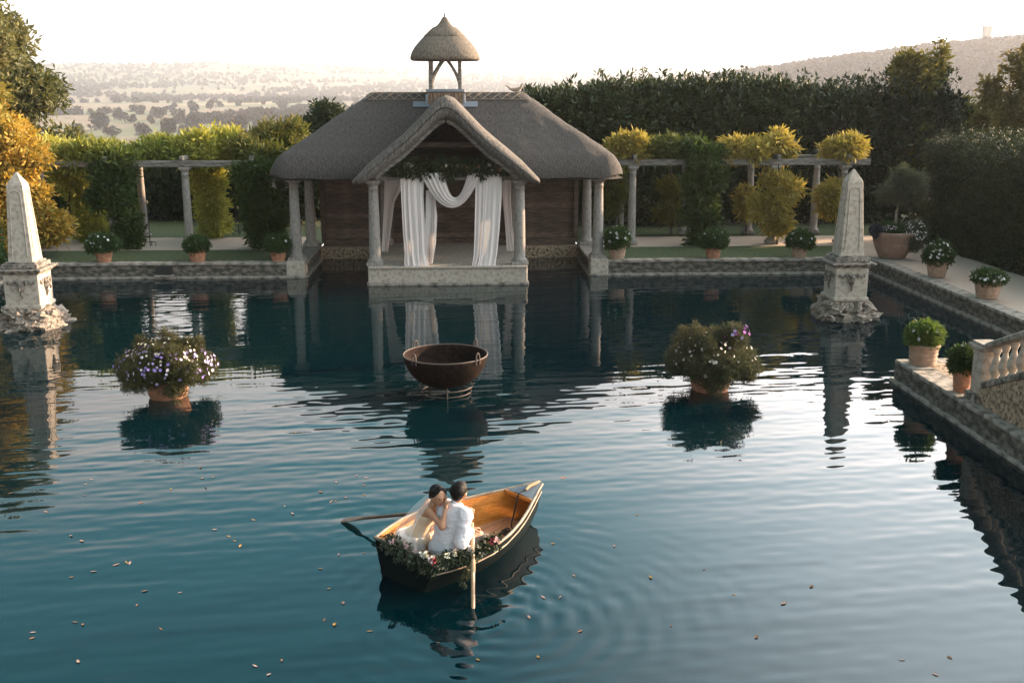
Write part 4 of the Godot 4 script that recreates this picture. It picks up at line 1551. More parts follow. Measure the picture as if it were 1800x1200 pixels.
	obj("trunk", b, M.olive_bark, t)
	var g := lobed([[Vector3(0.14, 2.18, 0), Vector3(0.74, 0.55, 0.7)], [Vector3(0.14, 2.42, 0), Vector3(0.5, 0.4, 0.5)], [Vector3(-0.35, 2.0, 0.1), Vector3(0.3, 0.3, 0.3)], [Vector3(0.6, 2.05, 0.1), Vector3(0.32, 0.3, 0.3)]], 1150, [[0.05, 0.055, 0.035], [0.085, 0.09, 0.06], [0.13, 0.13, 0.085]], 0.7, 1.3, 0.2)
	many("crown", clump(20, 0.12, 0.022, 0.10, 411, 0.6), M.leaf, g[0], g[1], t)
	mound(t, Vector3(-0.1, 0.86, 0), Vector3(0.55, 0.22, 0.5), 260, small_leaf, GREENS, 0.8, 1.3, 0.1)
	mound(t, Vector3(0.5, 0.72, 0.35), Vector3(0.34, 0.48, 0.32), 420, small_leaf, [[0.05, 0.065, 0.035], [0.09, 0.10, 0.06]], 0.7, 1.2, 0.2)
	mound(t, Vector3(-0.66, 0.86, 0.2), Vector3(0.16, 0.18, 0.2), 90, small_leaf, [[0.03, 0.035, 0.05], [0.05, 0.055, 0.075]], 0.7, 1.2, 0.2)
	blooms(t, Vector3(0.5, 0.74, 0.38), Vector3(0.36, 0.46, 0.34), 210, daisy, WHITE, 0.018, 0.03, -0.2)
	blooms(t, Vector3(-0.3, 0.93, 0.35), Vector3(0.25, 0.12, 0.2), 40, daisy, [[0.6, 0.52, 0.56]], 0.02, 0.03, 0.0)
	# iron candle stakes on the left
	for i in 2:
		var s := thing("candle_stake", ["tall black iron candle stake on the left path", "short black iron candle stake beyond the left path"][i], "candle stand", "", [Vector3(-10.15, q, -35.75), Vector3(-7.75, q, -38.55)][i])
		var hh: float = [1.45, 0.95][i]
		b = MB.new()
		b.tube([Vector3(0, 0.0, 0), Vector3(0, hh, 0)], [0.016, 0.014], 6)
		obj("stem", b, M.black_iron, s)
		b = MB.new()
		b.tube([Vector3(-0.19, 0.0, 0), Vector3(-0.19, 0.15, 0), Vector3(0.19, 0.15, 0), Vector3(0.19, 0.0, 0)], [0.014], 6)
		b.tube([Vector3(0, 0.15, -0.17), Vector3(0, 0.0, -0.19)], [0.014], 6)
		obj("foot", b, M.black_iron, s)
		b = MB.new()
		b.lathe([[0.012, hh], [0.05, hh + 0.02], [0.055, hh + 0.04], [0.03, hh + 0.04], [0.03, hh + 0.10], [0.004, hh + 0.11]], 10)
		obj("candle_cup", b, M.hemp, s)

# ---------------------------------------------------------------- pergolas, vines
func pergola(label: String, xs: Array, bxs: Array, x0: float, x1: float) -> void:
	var t := thing("pergola", label, "pergola", "", Vector3((x0 + x1) * 0.5, QUAY, -36.9))
	var ox := -(x0 + x1) * 0.5
	var cm := column_mesh(2.66, 0.135)
	for x: float in xs:
		put_column(t, cm, Vector3(x + ox, 0, 1.3), M.column_stone)
	for x: float in bxs:
		put_column(t, cm, Vector3(x + ox, 0, -1.3), M.column_stone)
	var beam := func(c: Vector3, s: Vector3, called: String) -> void:
		var b := MB.new()
		b.box(c, s, 0.018)
		obj(called, b, M.old_oak, t)
	# lengthwise beams in two pieces each, butted over a column
	var cut: float = xs[1] + ox
	var l0 := x0 + ox
	var l1 := x1 + ox
	for z: float in [1.3, -1.3]:
		beam.call(Vector3((l0 + cut) * 0.5, 2.77, z), Vector3(cut - l0 - 0.01, 0.21, 0.17), "beam")
		beam.call(Vector3((l1 + cut) * 0.5, 2.765, z), Vector3(l1 - cut - 0.01, 0.205, 0.172), "beam")
	for x: float in xs:
		beam.call(Vector3(x + ox, 2.955, 0.0), Vector3(0.13, 0.15, 3.4), "cross_beam")

func vine(called: String, label: String, at: Vector3, lobes: Array, n: int, pal: Array, mesh: Mesh, stem := true) -> void:
	var t := thing(called, label, "climbing plant", "", at)
	if stem:
		var b := MB.new()
		b.tube([Vector3(0.1, -0.05, 0.12), Vector3(0.14, 0.6, 0.16), Vector3(-0.10, 1.2, 0.16), Vector3(0.08, 1.9, 0.15), Vector3(0, 2.7, 0.12)], [0.05, 0.042, 0.036, 0.03, 0.022], 6)
		obj("stem", b, M.bark, t)
	var q := lobed(lobes, n, pal, 0.7, 1.35, 0.25)
	many("foliage", mesh, M.leaf, q[0], q[1], t)

func pergolas() -> void:
	pergola("oak pergola on stone columns left of the boathouse", [-13.5, -11.25, -8.78, -6.5], [-13.4, -11.05, -8.73, -6.4], -14.6, -6.1)
	pergola("oak pergola on stone columns right of the boathouse", [6.22, 8.3, 11.1, 13.5], [6.2, 8.55, 10.98, 13.42], 5.5, 14.36)
	var lf := clump(22, 0.21, 0.065, 0.17, 421, 0.1, 0.25, 0.7)
	var green := [[0.02, 0.036, 0.011], [0.034, 0.058, 0.016], [0.05, 0.078, 0.02], [0.09, 0.115, 0.028]]
	var lime := [[0.13, 0.155, 0.03], [0.26, 0.265, 0.05], [0.40, 0.36, 0.075], [0.50, 0.41, 0.10]]
	var gold := [[0.17, 0.155, 0.04], [0.29, 0.235, 0.055], [0.39, 0.295, 0.075], [0.46, 0.33, 0.09]]
	var V := func(x: float, y: float, z: float, rx: float, ry: float, rz: float) -> Array:
		return [Vector3(x, y, z), Vector3(rx, ry, rz)]
	var y0 := QUAY
	vine("vine", "dark green vine wrapping the front column behind the left obelisk", Vector3(-11.25, y0, -35.6), [V.call(0.1, 2.5, 0.1, 0.8, 0.5, 0.5), V.call(0.15, 1.9, 0.1, 0.7, 0.5, 0.45), V.call(0.3, 1.3, 0.1, 0.5, 0.45, 0.4), V.call(0.5, 0.75, 0.1, 0.42, 0.45, 0.4), V.call(0.6, 0.25, 0.1, 0.4, 0.3, 0.35), V.call(-0.5, 1.6, 0.1, 0.3, 0.4, 0.3)], 520, green, lf)
	vine("vine", "sunlit yellow-green vine on the back column beside the bare one", Vector3(-8.73, y0, -38.2), [V.call(0.15, 2.4, 0.1, 0.62, 0.4, 0.45), V.call(0.2, 1.75, 0.1, 0.62, 0.42, 0.4), V.call(0.15, 1.1, 0.1, 0.55, 0.4, 0.4), V.call(0.2, 0.45, 0.1, 0.55, 0.4, 0.4)], 420, lime, lf)
	vine("vine", "dark green vine filling the column next to the boathouse eaves", Vector3(-6.3, y0, -35.6), [V.call(-0.1, 2.4, 0.1, 0.85, 0.45, 0.5), V.call(-0.05, 1.7, 0.1, 0.85, 0.5, 0.5), V.call(0.05, 1.0, 0.1, 0.75, 0.5, 0.45), V.call(0.1, 0.45, 0.1, 0.7, 0.4, 0.45)], 620, green, lf)
	vine("vine", "golden green vine on the end column by the autumn tree", Vector3(-13.3, y0, -37.6), [V.call(0.1, 2.3, 0, 0.75, 0.55, 0.5), V.call(0.3, 1.6, 0, 0.65, 0.5, 0.5), V.call(0.5, 0.9, 0, 0.6, 0.45, 0.5), V.call(0.7, 0.3, 0.2, 0.6, 0.45, 0.5)], 520, lime, lf)
	vine("pergola_canopy", "bank of leaves lying along the left pergola beams", Vector3(-10.5, y0 + 2.85, -36.9), [V.call(-3.2, 0.25, 0.2, 1.0, 0.42, 1.5), V.call(-1.9, 0.15, 0.8, 1.0, 0.4, 0.8), V.call(-0.6, 0.2, 0.8, 1.0, 0.36, 0.8), V.call(0.5, 0.25, -0.3, 0.9, 0.42, 1.3), V.call(1.4, 0.22, -0.2, 0.7, 0.4, 1.2)], 1500, [[0.06, 0.085, 0.02], [0.13, 0.16, 0.034], [0.27, 0.26, 0.055], [0.38, 0.33, 0.075]], lf, false)
	vine("pergola_canopy", "rounded sunlit mound of leaves above the bare left column", Vector3(-8.1, y0 + 2.85, -37.2), [V.call(-0.3, 0.4, 0.3, 0.85, 0.5, 0.9), V.call(0.35, 0.55, -0.2, 0.75, 0.5, 0.8)], 520, lime, lf, false)
	vine("pergola_canopy", "pale leafy mass on the left pergola against the thatch", Vector3(-6.1, y0 + 2.85, -37.0), [V.call(-0.5, 0.5, -0.6, 0.9, 0.6, 0.8), V.call(0.3, 0.65, -0.6, 0.8, 0.55, 0.8), V.call(-0.1, 0.15, 0.7, 0.7, 0.4, 0.6), V.call(-0.9, 0.3, 0.3, 0.5, 0.35, 0.6)], 760, [[0.05, 0.07, 0.02], [0.10, 0.115, 0.028], [0.17, 0.15, 0.04], [0.22, 0.16, 0.06]], lf, false)
	# right
	vine("vine", "dense green vine swallowing the second right-hand column", Vector3(8.45, y0, -35.55), [V.call(0.1, 3.0, 0, 0.85, 0.42, 0.7), V.call(0.1, 2.3, 0.1, 0.8, 0.5, 0.5), V.call(0.15, 1.6, 0.1, 0.75, 0.5, 0.45), V.call(0.1, 0.95, 0.1, 0.62, 0.45, 0.4), V.call(0.15, 0.35, 0.1, 0.5, 0.4, 0.4)], 720, green, lf)
	vine("vine", "small yellowing vine on the back column behind the green one", Vector3(7.95, y0, -38.1), [V.call(0.1, 1.75, 0.1, 0.4, 0.3, 0.3), V.call(0.1, 0.75, 0.1, 0.45, 0.35, 0.35)], 150, [[0.06, 0.075, 0.02], [0.13, 0.125, 0.03], [0.2, 0.165, 0.04]], lf)
	vine("vine", "golden vine in drooping tiers on the third right-hand column", Vector3(11.15, y0, -35.55), [V.call(0.05, 2.15, 0.1, 0.6, 0.3, 0.4), V.call(0.05, 1.5, 0.1, 0.66, 0.32, 0.4), V.call(0.5, 1.85, 0.1, 0.3, 0.25, 0.3), V.call(0.15, 0.7, 0.1, 0.42, 0.32, 0.35), V.call(-0.5, 1.3, 0.0, 0.3, 0.4, 0.3)], 460, gold, lf)
	vine("vine", "thin golden vine on the back column beside the drooping tiers", Vector3(10.75, y0, -38.15), [V.call(0.0, 1.4, 0.1, 0.4, 0.35, 0.3), V.call(0.1, 0.95, 0.1, 0.35, 0.3, 0.3)], 130, gold, lf)
	vine("vine", "golden vine half hidden behind the right obelisk", Vector3(13.2, y0, -35.55), [V.call(-0.25, 1.75, 0.1, 0.42, 0.42, 0.35), V.call(-0.1, 1.3, 0.1, 0.42, 0.3, 0.35)], 210, gold, lf)
	vine("vine", "shaded vine between the boathouse corner and the right pergola", Vector3(6.0, y0, -38.1), [V.call(-0.1, 2.35, 0.1, 0.6, 0.4, 0.4), V.call(-0.2, 1.7, 0.1, 0.6, 0.5, 0.4), V.call(-0.2, 1.0, 0.1, 0.55, 0.5, 0.4)], 330, [[0.05, 0.07, 0.018], [0.09, 0.105, 0.026], [0.15, 0.14, 0.035]], lf)
	vine("pergola_canopy", "golden cushion of leaves at the thatch end of the right pergola", Vector3(6.0, y0 + 2.88, -36.0), [V.call(0, 0.35, 0, 0.85, 0.42, 0.7)], 300, gold, lf, false)
	vine("pergola_canopy", "low green bank of leaves along the right pergola beam", Vector3(7.3, y0 + 2.88, -36.0), [V.call(-0.3, 0.2, 0, 0.7, 0.3, 0.6), V.call(0.3, 0.25, 0, 0.7, 0.32, 0.6)], 330, [[0.05, 0.07, 0.018], [0.09, 0.105, 0.026], [0.15, 0.14, 0.035]], lf, false)
	vine("pergola_canopy", "twin golden cushions of leaves over the middle of the right pergola", Vector3(10.9, y0 + 2.88, -36.0), [V.call(-1.3, 0.25, 0, 0.7, 0.33, 0.6), V.call(-0.3, 0.3, 0, 0.62, 0.36, 0.6), V.call(0.45, 0.36, 0, 0.72, 0.4, 0.6)], 560, gold, lf, false)
	vine("pergola_canopy", "golden cushion of leaves on the far end of the right pergola", Vector3(13.45, y0 + 2.88, -35.8), [V.call(0, 0.3, 0, 0.78, 0.33, 0.5), V.call(0.4, 0.42, 0, 0.35, 0.25, 0.4)], 300, gold, lf, false)

# ---------------------------------------------------------------- hedges and trees
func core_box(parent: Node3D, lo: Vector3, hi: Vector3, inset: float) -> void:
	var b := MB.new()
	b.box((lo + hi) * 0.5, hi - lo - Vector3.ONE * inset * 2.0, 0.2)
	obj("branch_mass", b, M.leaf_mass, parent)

func trunk_of(parent: Node3D, h: float, r: float, limbs: Array) -> void:
	var b := MB.new()
	b.tube([Vector3(0, -0.2, 0), Vector3(0.05, h * 0.35, 0.04), Vector3(-0.04, h * 0.7, 0), Vector3(0, h, 0)], [r * 1.25, r, r * 0.8, r * 0.45], 9)
	var o := obj("trunk", b, M.bark, parent)
	for l: Vector3 in limbs:
		b = MB.new()
		var s := Vector3(0, h * 0.55, 0)
		b.tube([s, s.lerp(l, 0.5) + Vector3(0, 0.25, 0), l], [r * 0.5, r * 0.32, r * 0.1], 6)
		obj("limb", b, M.bark, o)

func greenery() -> void:
	var hl := clump(20, 0.21, 0.075, 0.22, 431, 0.9)
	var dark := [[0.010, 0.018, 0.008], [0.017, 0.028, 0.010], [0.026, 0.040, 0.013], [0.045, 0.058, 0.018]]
	# tall clipped hedge behind the right pergola
	var t := thing("tall_hedge", "tall dark laurel hedge with feathery top behind the right pergola", "hedge", "", Vector3(11.6, QUAY - 0.05, -42.6))
	var lo := Vector3(-8.8, 0, -1.4)
	var hi := Vector3(8.4, 4.8, 1.4)
	core_box(t, lo, hi, 0.35)
	var q := blocked(lo, hi, [3679, 708, 322, 415, 2476], dark, 0.8, 1.5, 0.3)
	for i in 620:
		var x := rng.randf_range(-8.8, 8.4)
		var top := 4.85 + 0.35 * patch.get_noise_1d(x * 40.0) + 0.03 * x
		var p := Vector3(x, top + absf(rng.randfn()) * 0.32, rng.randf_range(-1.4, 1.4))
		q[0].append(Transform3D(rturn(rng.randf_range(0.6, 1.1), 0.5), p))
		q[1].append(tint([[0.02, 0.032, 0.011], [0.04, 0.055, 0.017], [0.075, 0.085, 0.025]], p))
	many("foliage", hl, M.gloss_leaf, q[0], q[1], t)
	# loose sunlit shrub at its right end
	t = thing("hedge_end_tree", "loose sunlit bush rising at the end of the tall hedge", "tree", "", Vector3(18.9, QUAY - 0.05, -42.2))
	trunk_of(t, 4.0, 0.14, [Vector3(-0.9, 5.2, 0), Vector3(0.9, 5.0, 0.2), Vector3(0.1, 6.2, 0)])
	var g := lobed([[Vector3(-0.6, 4.0, 0), Vector3(1.5, 2.3, 1.3)], [Vector3(0.5, 3.2, 0.2), Vector3(1.3, 2.2, 1.2)], [Vector3(-0.9, 5.9, 0), Vector3(0.55, 0.9, 0.5)], [Vector3(0.45, 6.0, 0), Vector3(0.4, 1.1, 0.4)], [Vector3(1.3, 4.3, 0.0), Vector3(0.7, 0.7, 0.6)], [Vector3(0.4, 1.4, 0.2), Vector3(1.5, 1.6, 1.2)]], 1900, [[0.03, 0.042, 0.012], [0.055, 0.07, 0.02], [0.11, 0.11, 0.03], [0.17, 0.14, 0.04]], 0.8, 1.4, 0.3)
	many("crown", hl, M.leaf, g[0], g[1], t)
	t = thing("garden_tree", "speckled golden green tree beyond the low clipped hedge", "tree", "", Vector3(23.4, QUAY - 0.05, -42.5))
	trunk_of(t, 4.5, 0.16, [Vector3(-1.0, 5.2, 0), Vector3(1.0, 5.6, 0.2), Vector3(0.1, 6.4, 0)])
	g = lobed([[Vector3(0, 3.8, 0), Vector3(1.9, 2.4, 1.6)], [Vector3(-1.4, 3.3, 0), Vector3(1.2, 1.8, 1.2)], [Vector3(-0.2, 6.0, 0), Vector3(0.8, 1.2, 0.8)], [Vector3(0.9, 5.6, 0), Vector3(1.0, 1.2, 0.9)], [Vector3(-1.6, 5.2, 0), Vector3(0.4, 0.5, 0.4)], [Vector3(0, 1.6, 0.4), Vector3(2.4, 1.6, 1.5)]], 2100, [[0.035, 0.045, 0.014], [0.07, 0.08, 0.024], [0.13, 0.115, 0.035], [0.18, 0.135, 0.045]], 0.8, 1.4, 0.35)
	many("crown", hl, M.leaf, g[0], g[1], t)
	# low clipped hedge along the gravel quay
	t = thing("clipped_hedge", "clipped dark hedge running beside the gravel quay path", "hedge", "", Vector3(18.5, QUAY - 0.05, -31.5))
	lo = Vector3(-1.6, 0, -5.5)
	hi = Vector3(1.6, 3.45, 7.0)
	core_box(t, lo, hi, 0.3)
	q = blocked(lo, hi, [367, 367, 2295, 574, 1597], [[0.011, 0.019, 0.008], [0.019, 0.030, 0.011], [0.030, 0.043, 0.014], [0.05, 0.06, 0.02]], 0.6, 1.1, 0.16)
	many("foliage", clump(26, 0.10, 0.045, 0.16, 433, 0.6), M.gloss_leaf, q[0], q[1], t)
	t = thing("ground_ivy", "low dark ground cover at the foot of the clipped hedge", "shrub", "", Vector3(16.7, QUAY - 0.05, -31.0))
	g = lobed([[Vector3(0.1, 0.2, -3.8), Vector3(0.5, 0.5, 1.4)], [Vector3(0.1, 0.2, -1.4), Vector3(0.45, 0.45, 1.5)], [Vector3(0.1, 0.2, 1.2), Vector3(0.45, 0.42, 1.5)], [Vector3(0.1, 0.2, 3.8), Vector3(0.45, 0.45, 1.6)]], 900, dark, 0.6, 1.0, 0.2)
	many("foliage", hl, M.gloss_leaf, g[0], g[1], t)
	# hedge across the left lawn
	t = thing("lawn_hedge", "dark hedge closing the lawn behind the left pergola", "hedge", "", Vector3(-10.5, QUAY - 0.05, -44.6))
	lo = Vector3(-6.5, 0, -0.9)
	hi = Vector3(6.0, 2.0, 0.9)
	core_box(t, lo, hi, 0.3)
	q = blocked(lo, hi, [1289, 184, 66, 66, 994], dark, 0.8, 1.4, 0.22)
	many("foliage", hl, M.gloss_leaf, q[0], q[1], t)
	for i in 4:
		t = thing("border_shrub", ["loose lime-green shrub beyond the left lawn", "golden shrub beyond the left lawn by the tree", "rounded lime shrub behind the bare left column", "rosy shrub beyond the left pergola end"][i], "shrub", "", [Vector3(-11.3, QUAY - 0.05, -46.8), Vector3(-14.6, QUAY - 0.05, -44.0), Vector3(-9.2, QUAY - 0.05, -47.0), Vector3(-13.0, QUAY - 0.05, -46.6)][i])
		trunk_of(t, 1.6, 0.08, [Vector3(-0.5, 2.0, 0), Vector3(0.5, 2.1, 0.1)])
		g = lobed([[Vector3(0, 1.6, 0), Vector3(1.3, 1.3, 1.0)], [Vector3(-0.7, 2.2, 0.2), Vector3(0.7, 0.6, 0.6)], [Vector3(0.6, 2.3, 0), Vector3(0.8, 0.65, 0.7)]], 420, [[[0.06, 0.08, 0.02], [0.13, 0.14, 0.035]], [[0.10, 0.09, 0.025], [0.2, 0.15, 0.04]], [[0.06, 0.08, 0.02], [0.12, 0.13, 0.03]], [[0.08, 0.08, 0.03], [0.2, 0.13, 0.07]]][i], 0.9, 1.5, 0.3)
		many("foliage", hl, M.leaf, g[0], g[1], t)
	# dark laurel tree behind the thatch
	t = thing("laurel_tree", "dark glossy laurel rising behind the left end of the thatch", "tree", "", Vector3(-5.6, QUAY - 0.05, -42.0))
	trunk_of(t, 3.2, 0.14, [Vector3(-1.0, 3.9, 0), Vector3(0.9, 4.2, 0.1)])
	g = lobed([[Vector3(0.4, 3.3, 0), Vector3(1.7, 1.2, 1.3)], [Vector3(-0.7, 3.0, 0.2), Vector3(1.0, 1.0, 1.0)], [Vector3(0.9, 4.2, 0), Vector3(0.8, 0.6, 0.8)], [Vector3(-1.3, 2.3, 0.3), Vector3(0.8, 0.9, 0.8)], [Vector3(0.2, 1.6, 0.2), Vector3(1.8, 1.4, 1.2)]], 1500, [[0.012, 0.02, 0.008], [0.022, 0.034, 0.012], [0.04, 0.052, 0.018], [0.09, 0.075, 0.03]], 0.8, 1.4, 0.3)
	many("crown", hl, M.gloss_leaf, g[0], g[1], t)
	# trees on the left
	t = thing("tall_tree", "tall grey-green tree rising out of frame behind the autumn tree", "tree", "", Vector3(-20.8, QUAY - 0.05, -46.0))
	trunk_of(t, 8.0, 0.32, [Vector3(-2.0, 9.5, 0), Vector3(2.2, 7.5, 0.4), Vector3(1.0, 10.0, 0), Vector3(2.5, 5.0, 0.5)])
	g = lobed([[Vector3(0, 9.0, 0), Vector3(2.6, 3.0, 2.4)], [Vector3(1.7, 7.0, 0.4), Vector3(2.3, 2.0, 2.0)], [Vector3(2.9, 4.9, 0.6), Vector3(2.0, 1.7, 1.8)], [Vector3(4.2, 3.0, 0.8), Vector3(1.9, 1.5, 1.6)], [Vector3(-1.6, 5.6, 0.6), Vector3(2.8, 3.0, 2.0)], [Vector3(1.0, 3.0, 0.8), Vector3(3.0, 2.2, 1.8)], [Vector3(0.8, 11.0, 0), Vector3(1.4, 1.4, 1.3)], [Vector3(5.4, 1.8, 0.8), Vector3(1.3, 1.2, 1.2)]], 4200, [[0.06, 0.066, 0.028], [0.10, 0.102, 0.04], [0.155, 0.142, 0.055], [0.21, 0.165, 0.06]], 0.9, 1.6, 0.4)
	many("crown", hl, M.leaf, g[0], g[1], t)
	t = thing("autumn_tree", "autumn tree with orange and gold leaves beside the left obelisk", "tree", "", Vector3(-15.2, QUAY - 0.05, -34.6))
	trunk_of(t, 4.4, 0.2, [Vector3(-1.2, 5.2, 0.3), Vector3(1.3, 4.4, 0.3), Vector3(0.2, 5.8, 0), Vector3(1.6, 2.8, 0.6)])
	var al := clump(20, 0.2, 0.10, 0.22, 441, 0.2)
	g = lobed([[Vector3(-0.2, 4.9, 0), Vector3(1.5, 1.3, 1.3)], [Vector3(-0.7, 5.6, 0.2), Vector3(1.1, 0.9, 1.0)], [Vector3(0.9, 4.0, 0.3), Vector3(1.2, 0.9, 1.1)], [Vector3(1.6, 3.0, 0.5), Vector3(1.2, 0.9, 1.0)], [Vector3(0.1, 2.9, 0.8), Vector3(1.7, 1.2, 1.1)], [Vector3(1.9, 1.9, 0.7), Vector3(1.0, 0.8, 0.9)], [Vector3(0.4, 1.5, 1.0), Vector3(1.5, 1.0, 1.0)], [Vector3(2.2, 0.9, 0.6), Vector3(1.0, 0.75, 0.8)], [Vector3(0.8, 0.6, 1.2), Vector3(1.3, 0.7, 0.9)]], 3600, [[0.07, 0.09, 0.022], [0.15, 0.155, 0.035], [0.36, 0.25, 0.05], [0.50, 0.30, 0.055], [0.20, 0.19, 0.045], [0.50, 0.20, 0.045]], 0.8, 1.35, 0.35)
	many("crown", al, M.leaf, g[0], g[1], t)
	t = thing("rose_bush", "cream flowered bush at the pool edge left of the obelisk", "shrub", "", Vector3(-14.0, QUAY - 0.05, -31.4))
	g = lobed([[Vector3(0, 0.6, 0), Vector3(0.7, 0.6, 0.7)], [Vector3(0.4, 0.35, 0.3), Vector3(0.5, 0.4, 0.5)]], 260, GREENS, 0.6, 1.1, 0.3)
	many("foliage", hl, M.leaf, g[0], g[1], t)
	blooms(t, Vector3(0, 0.65, 0), Vector3(0.75, 0.62, 0.75), 60, flower_mesh(7, 0.4), [[0.7, 0.58, 0.4], [0.66, 0.5, 0.3]], 0.05, 0.08, -0.2)
	# trees right of the frame whose reflection darkens the near right water
	t = thing("yew_tree", "dark yew standing on the stair terrace by the pool", "tree", "", Vector3(14.6, QUAY, -12.5))
	trunk_of(t, 4.0, 0.22, [Vector3(-1.0, 4.6, 0), Vector3(1.0, 4.6, 0.4)])
	g = lobed([[Vector3(0, 3.6, 0), Vector3(2.0, 2.6, 2.2)], [Vector3(0.2, 1.8, 0.5), Vector3(2.0, 1.6, 2.4)], [Vector3(0, 5.4, 0), Vector3(1.2, 1.5, 1.2)]], 1300, dark, 0.9, 1.6, 0.3)
	many("crown", hl, M.gloss_leaf, g[0], g[1], t)

# ---------------------------------------------------------------- bodies: smooth-joined tapered bones meshed as surface nets
class Flesh:
	var v := PackedVector3Array()
	var nn := PackedVector3Array()
	var ix := PackedInt32Array()
	# bones: [a, b, ra, rb]; subtract is not needed
	func add(bones: Array, cell: float, k: float, grow := 0.0, clip: Variant = null) -> void:
		var lo := Vector3.INF
		var hi := -Vector3.INF
		for q in bones:
			var r: float = maxf(q[2], q[3]) + grow + cell * 3.0
			for e in 2:
				var p: Vector3 = q[e]
				lo = lo.min(p - Vector3.ONE * r)
				hi = hi.max(p + Vector3.ONE * r)
		var n := Vector3i(((hi - lo) / cell).ceil()) + Vector3i.ONE
		var f := PackedFloat32Array()
		f.resize(n.x * n.y * n.z)
		f.fill(0.0)
		var nyz := n.y * n.z
		for q in bones:
			var a: Vector3 = q[0]
			var d: Vector3 = q[1] - a
			var ra: float = q[2] + grow
			var rb: float = q[3] + grow
			var dd := maxf(d.length_squared(), 1e-8)
			var m := maxf(ra, rb) + k * 3.0 + cell * 2.0
			var c0 := Vector3i(((a.min(q[1]) - Vector3.ONE * m - lo) / cell).floor()).clamp(Vector3i.ZERO, n - Vector3i.ONE)
			var c1 := Vector3i(((a.max(q[1]) + Vector3.ONE * m - lo) / cell).ceil()).clamp(Vector3i.ZERO, n - Vector3i.ONE)
			for x in range(c0.x, c1.x + 1):
				for y in range(c0.y, c1.y + 1):
					for z in range(c0.z, c1.z + 1):
						var p := lo + Vector3(x, y, z) * cell - a
						var t := clampf(p.dot(d) / dd, 0.0, 1.0)
						var s := (p - d * t).length() - lerpf(ra, rb, t)
						f[x * nyz + y * n.z + z] += exp(-s / k)
		for i in f.size():
			f[i] = -k * log(maxf(f[i], 1e-9))
		if clip != null:
			for x in n.x:
				for y in n.y:
					for z in n.z:
						var i := x * nyz + y * n.z + z
						f[i] = maxf(f[i], clip.call(lo + Vector3(x, y, z) * cell))
		var id := PackedInt32Array()
		id.resize(f.size())
		id.fill(-1)
		var off := [0, nyz, n.z, nyz + n.z, 1, nyz + 1, n.z + 1, nyz + n.z + 1]
		var edges := [[0, 1], [2, 3], [4, 5], [6, 7], [0, 2], [1, 3], [4, 6], [5, 7], [0, 4], [1, 5], [2, 6], [3, 7]]
		for x in n.x - 1:
			for y in n.y - 1:
				for z in n.z - 1:
					var i := x * nyz + y * n.z + z
					var mask := 0
					for c in 8:
						if f[i + off[c]] < 0.0:
							mask |= 1 << c
					if mask == 0 or mask == 255:
						continue
					var s := Vector3.ZERO
					var cnt := 0
					for e in edges:
						var fa := f[i + off[e[0]]]
						var fb := f[i + off[e[1]]]
						if (fa < 0.0) != (fb < 0.0):
							var t := fa / (fa - fb)
							var pa := Vector3(e[0] & 1, (e[0] >> 1) & 1, (e[0] >> 2) & 1)
							var pb := Vector3(e[1] & 1, (e[1] >> 1) & 1, (e[1] >> 2) & 1)
							s += pa.lerp(pb, t)
							cnt += 1
					id[i] = v.size()
					v.append(lo + (Vector3(x, y, z) + s / cnt) * cell)
					var g := Vector3(f[i + nyz] + f[i + nyz + 1] - f[i] - f[i + 1], f[i + n.z] + f[i + n.z + 1] - f[i] - f[i + 1], f[i + 1] + f[i + nyz + 1] - f[i] - f[i + nyz])
					nn.append(g.normalized())
		for x in range(1, n.x - 1):
			for y in range(1, n.y - 1):
				for z in range(1, n.z - 1):
					var i := x * nyz + y * n.z + z
					var inside := f[i] < 0.0
					for ax in 3:
						var st: int = [nyz, n.z, 1][ax]
						if inside == (f[i + st] < 0.0):
							continue
						var u: int = [n.z, 1, nyz][ax]
						var w: int = [1, nyz, n.z][ax]
						var q := [id[i], id[i - u], id[i - u - w], id[i - w]]
						if q.min() < 0:
							continue
						if inside:
							ix.append_array([q[0], q[2], q[1], q[0], q[3], q[2]])
						else:
							ix.append_array([q[0], q[1], q[2], q[0], q[2], q[3]])
	# normals again from the faces, after points were pushed
	func smooth() -> void:
		var old := nn.duplicate()
		nn.fill(Vector3.ZERO)
		for k in range(0, ix.size(), 3):
			var q := (v[ix[k + 2]] - v[ix[k]]).cross(v[ix[k + 1]] - v[ix[k]])
			for e in 3:
				nn[ix[k + e]] += q
		for i in nn.size():
			nn[i] = nn[i].normalized()
			if nn[i].dot(old[i]) < 0.0:
				nn[i] = -nn[i]
	func mesh() -> ArrayMesh:
		var a := []
		a.resize(Mesh.ARRAY_MAX)
		a[Mesh.ARRAY_VERTEX] = v
		a[Mesh.ARRAY_NORMAL] = nn
		a[Mesh.ARRAY_INDEX] = ix
		var m := ArrayMesh.new()
		m.add_surface_from_arrays(Mesh.PRIMITIVE_TRIANGLES, a)
		return m

func bone(a: Vector3, b: Vector3, ra: float, rb: float) -> Array:
	return [a, b, ra, rb]

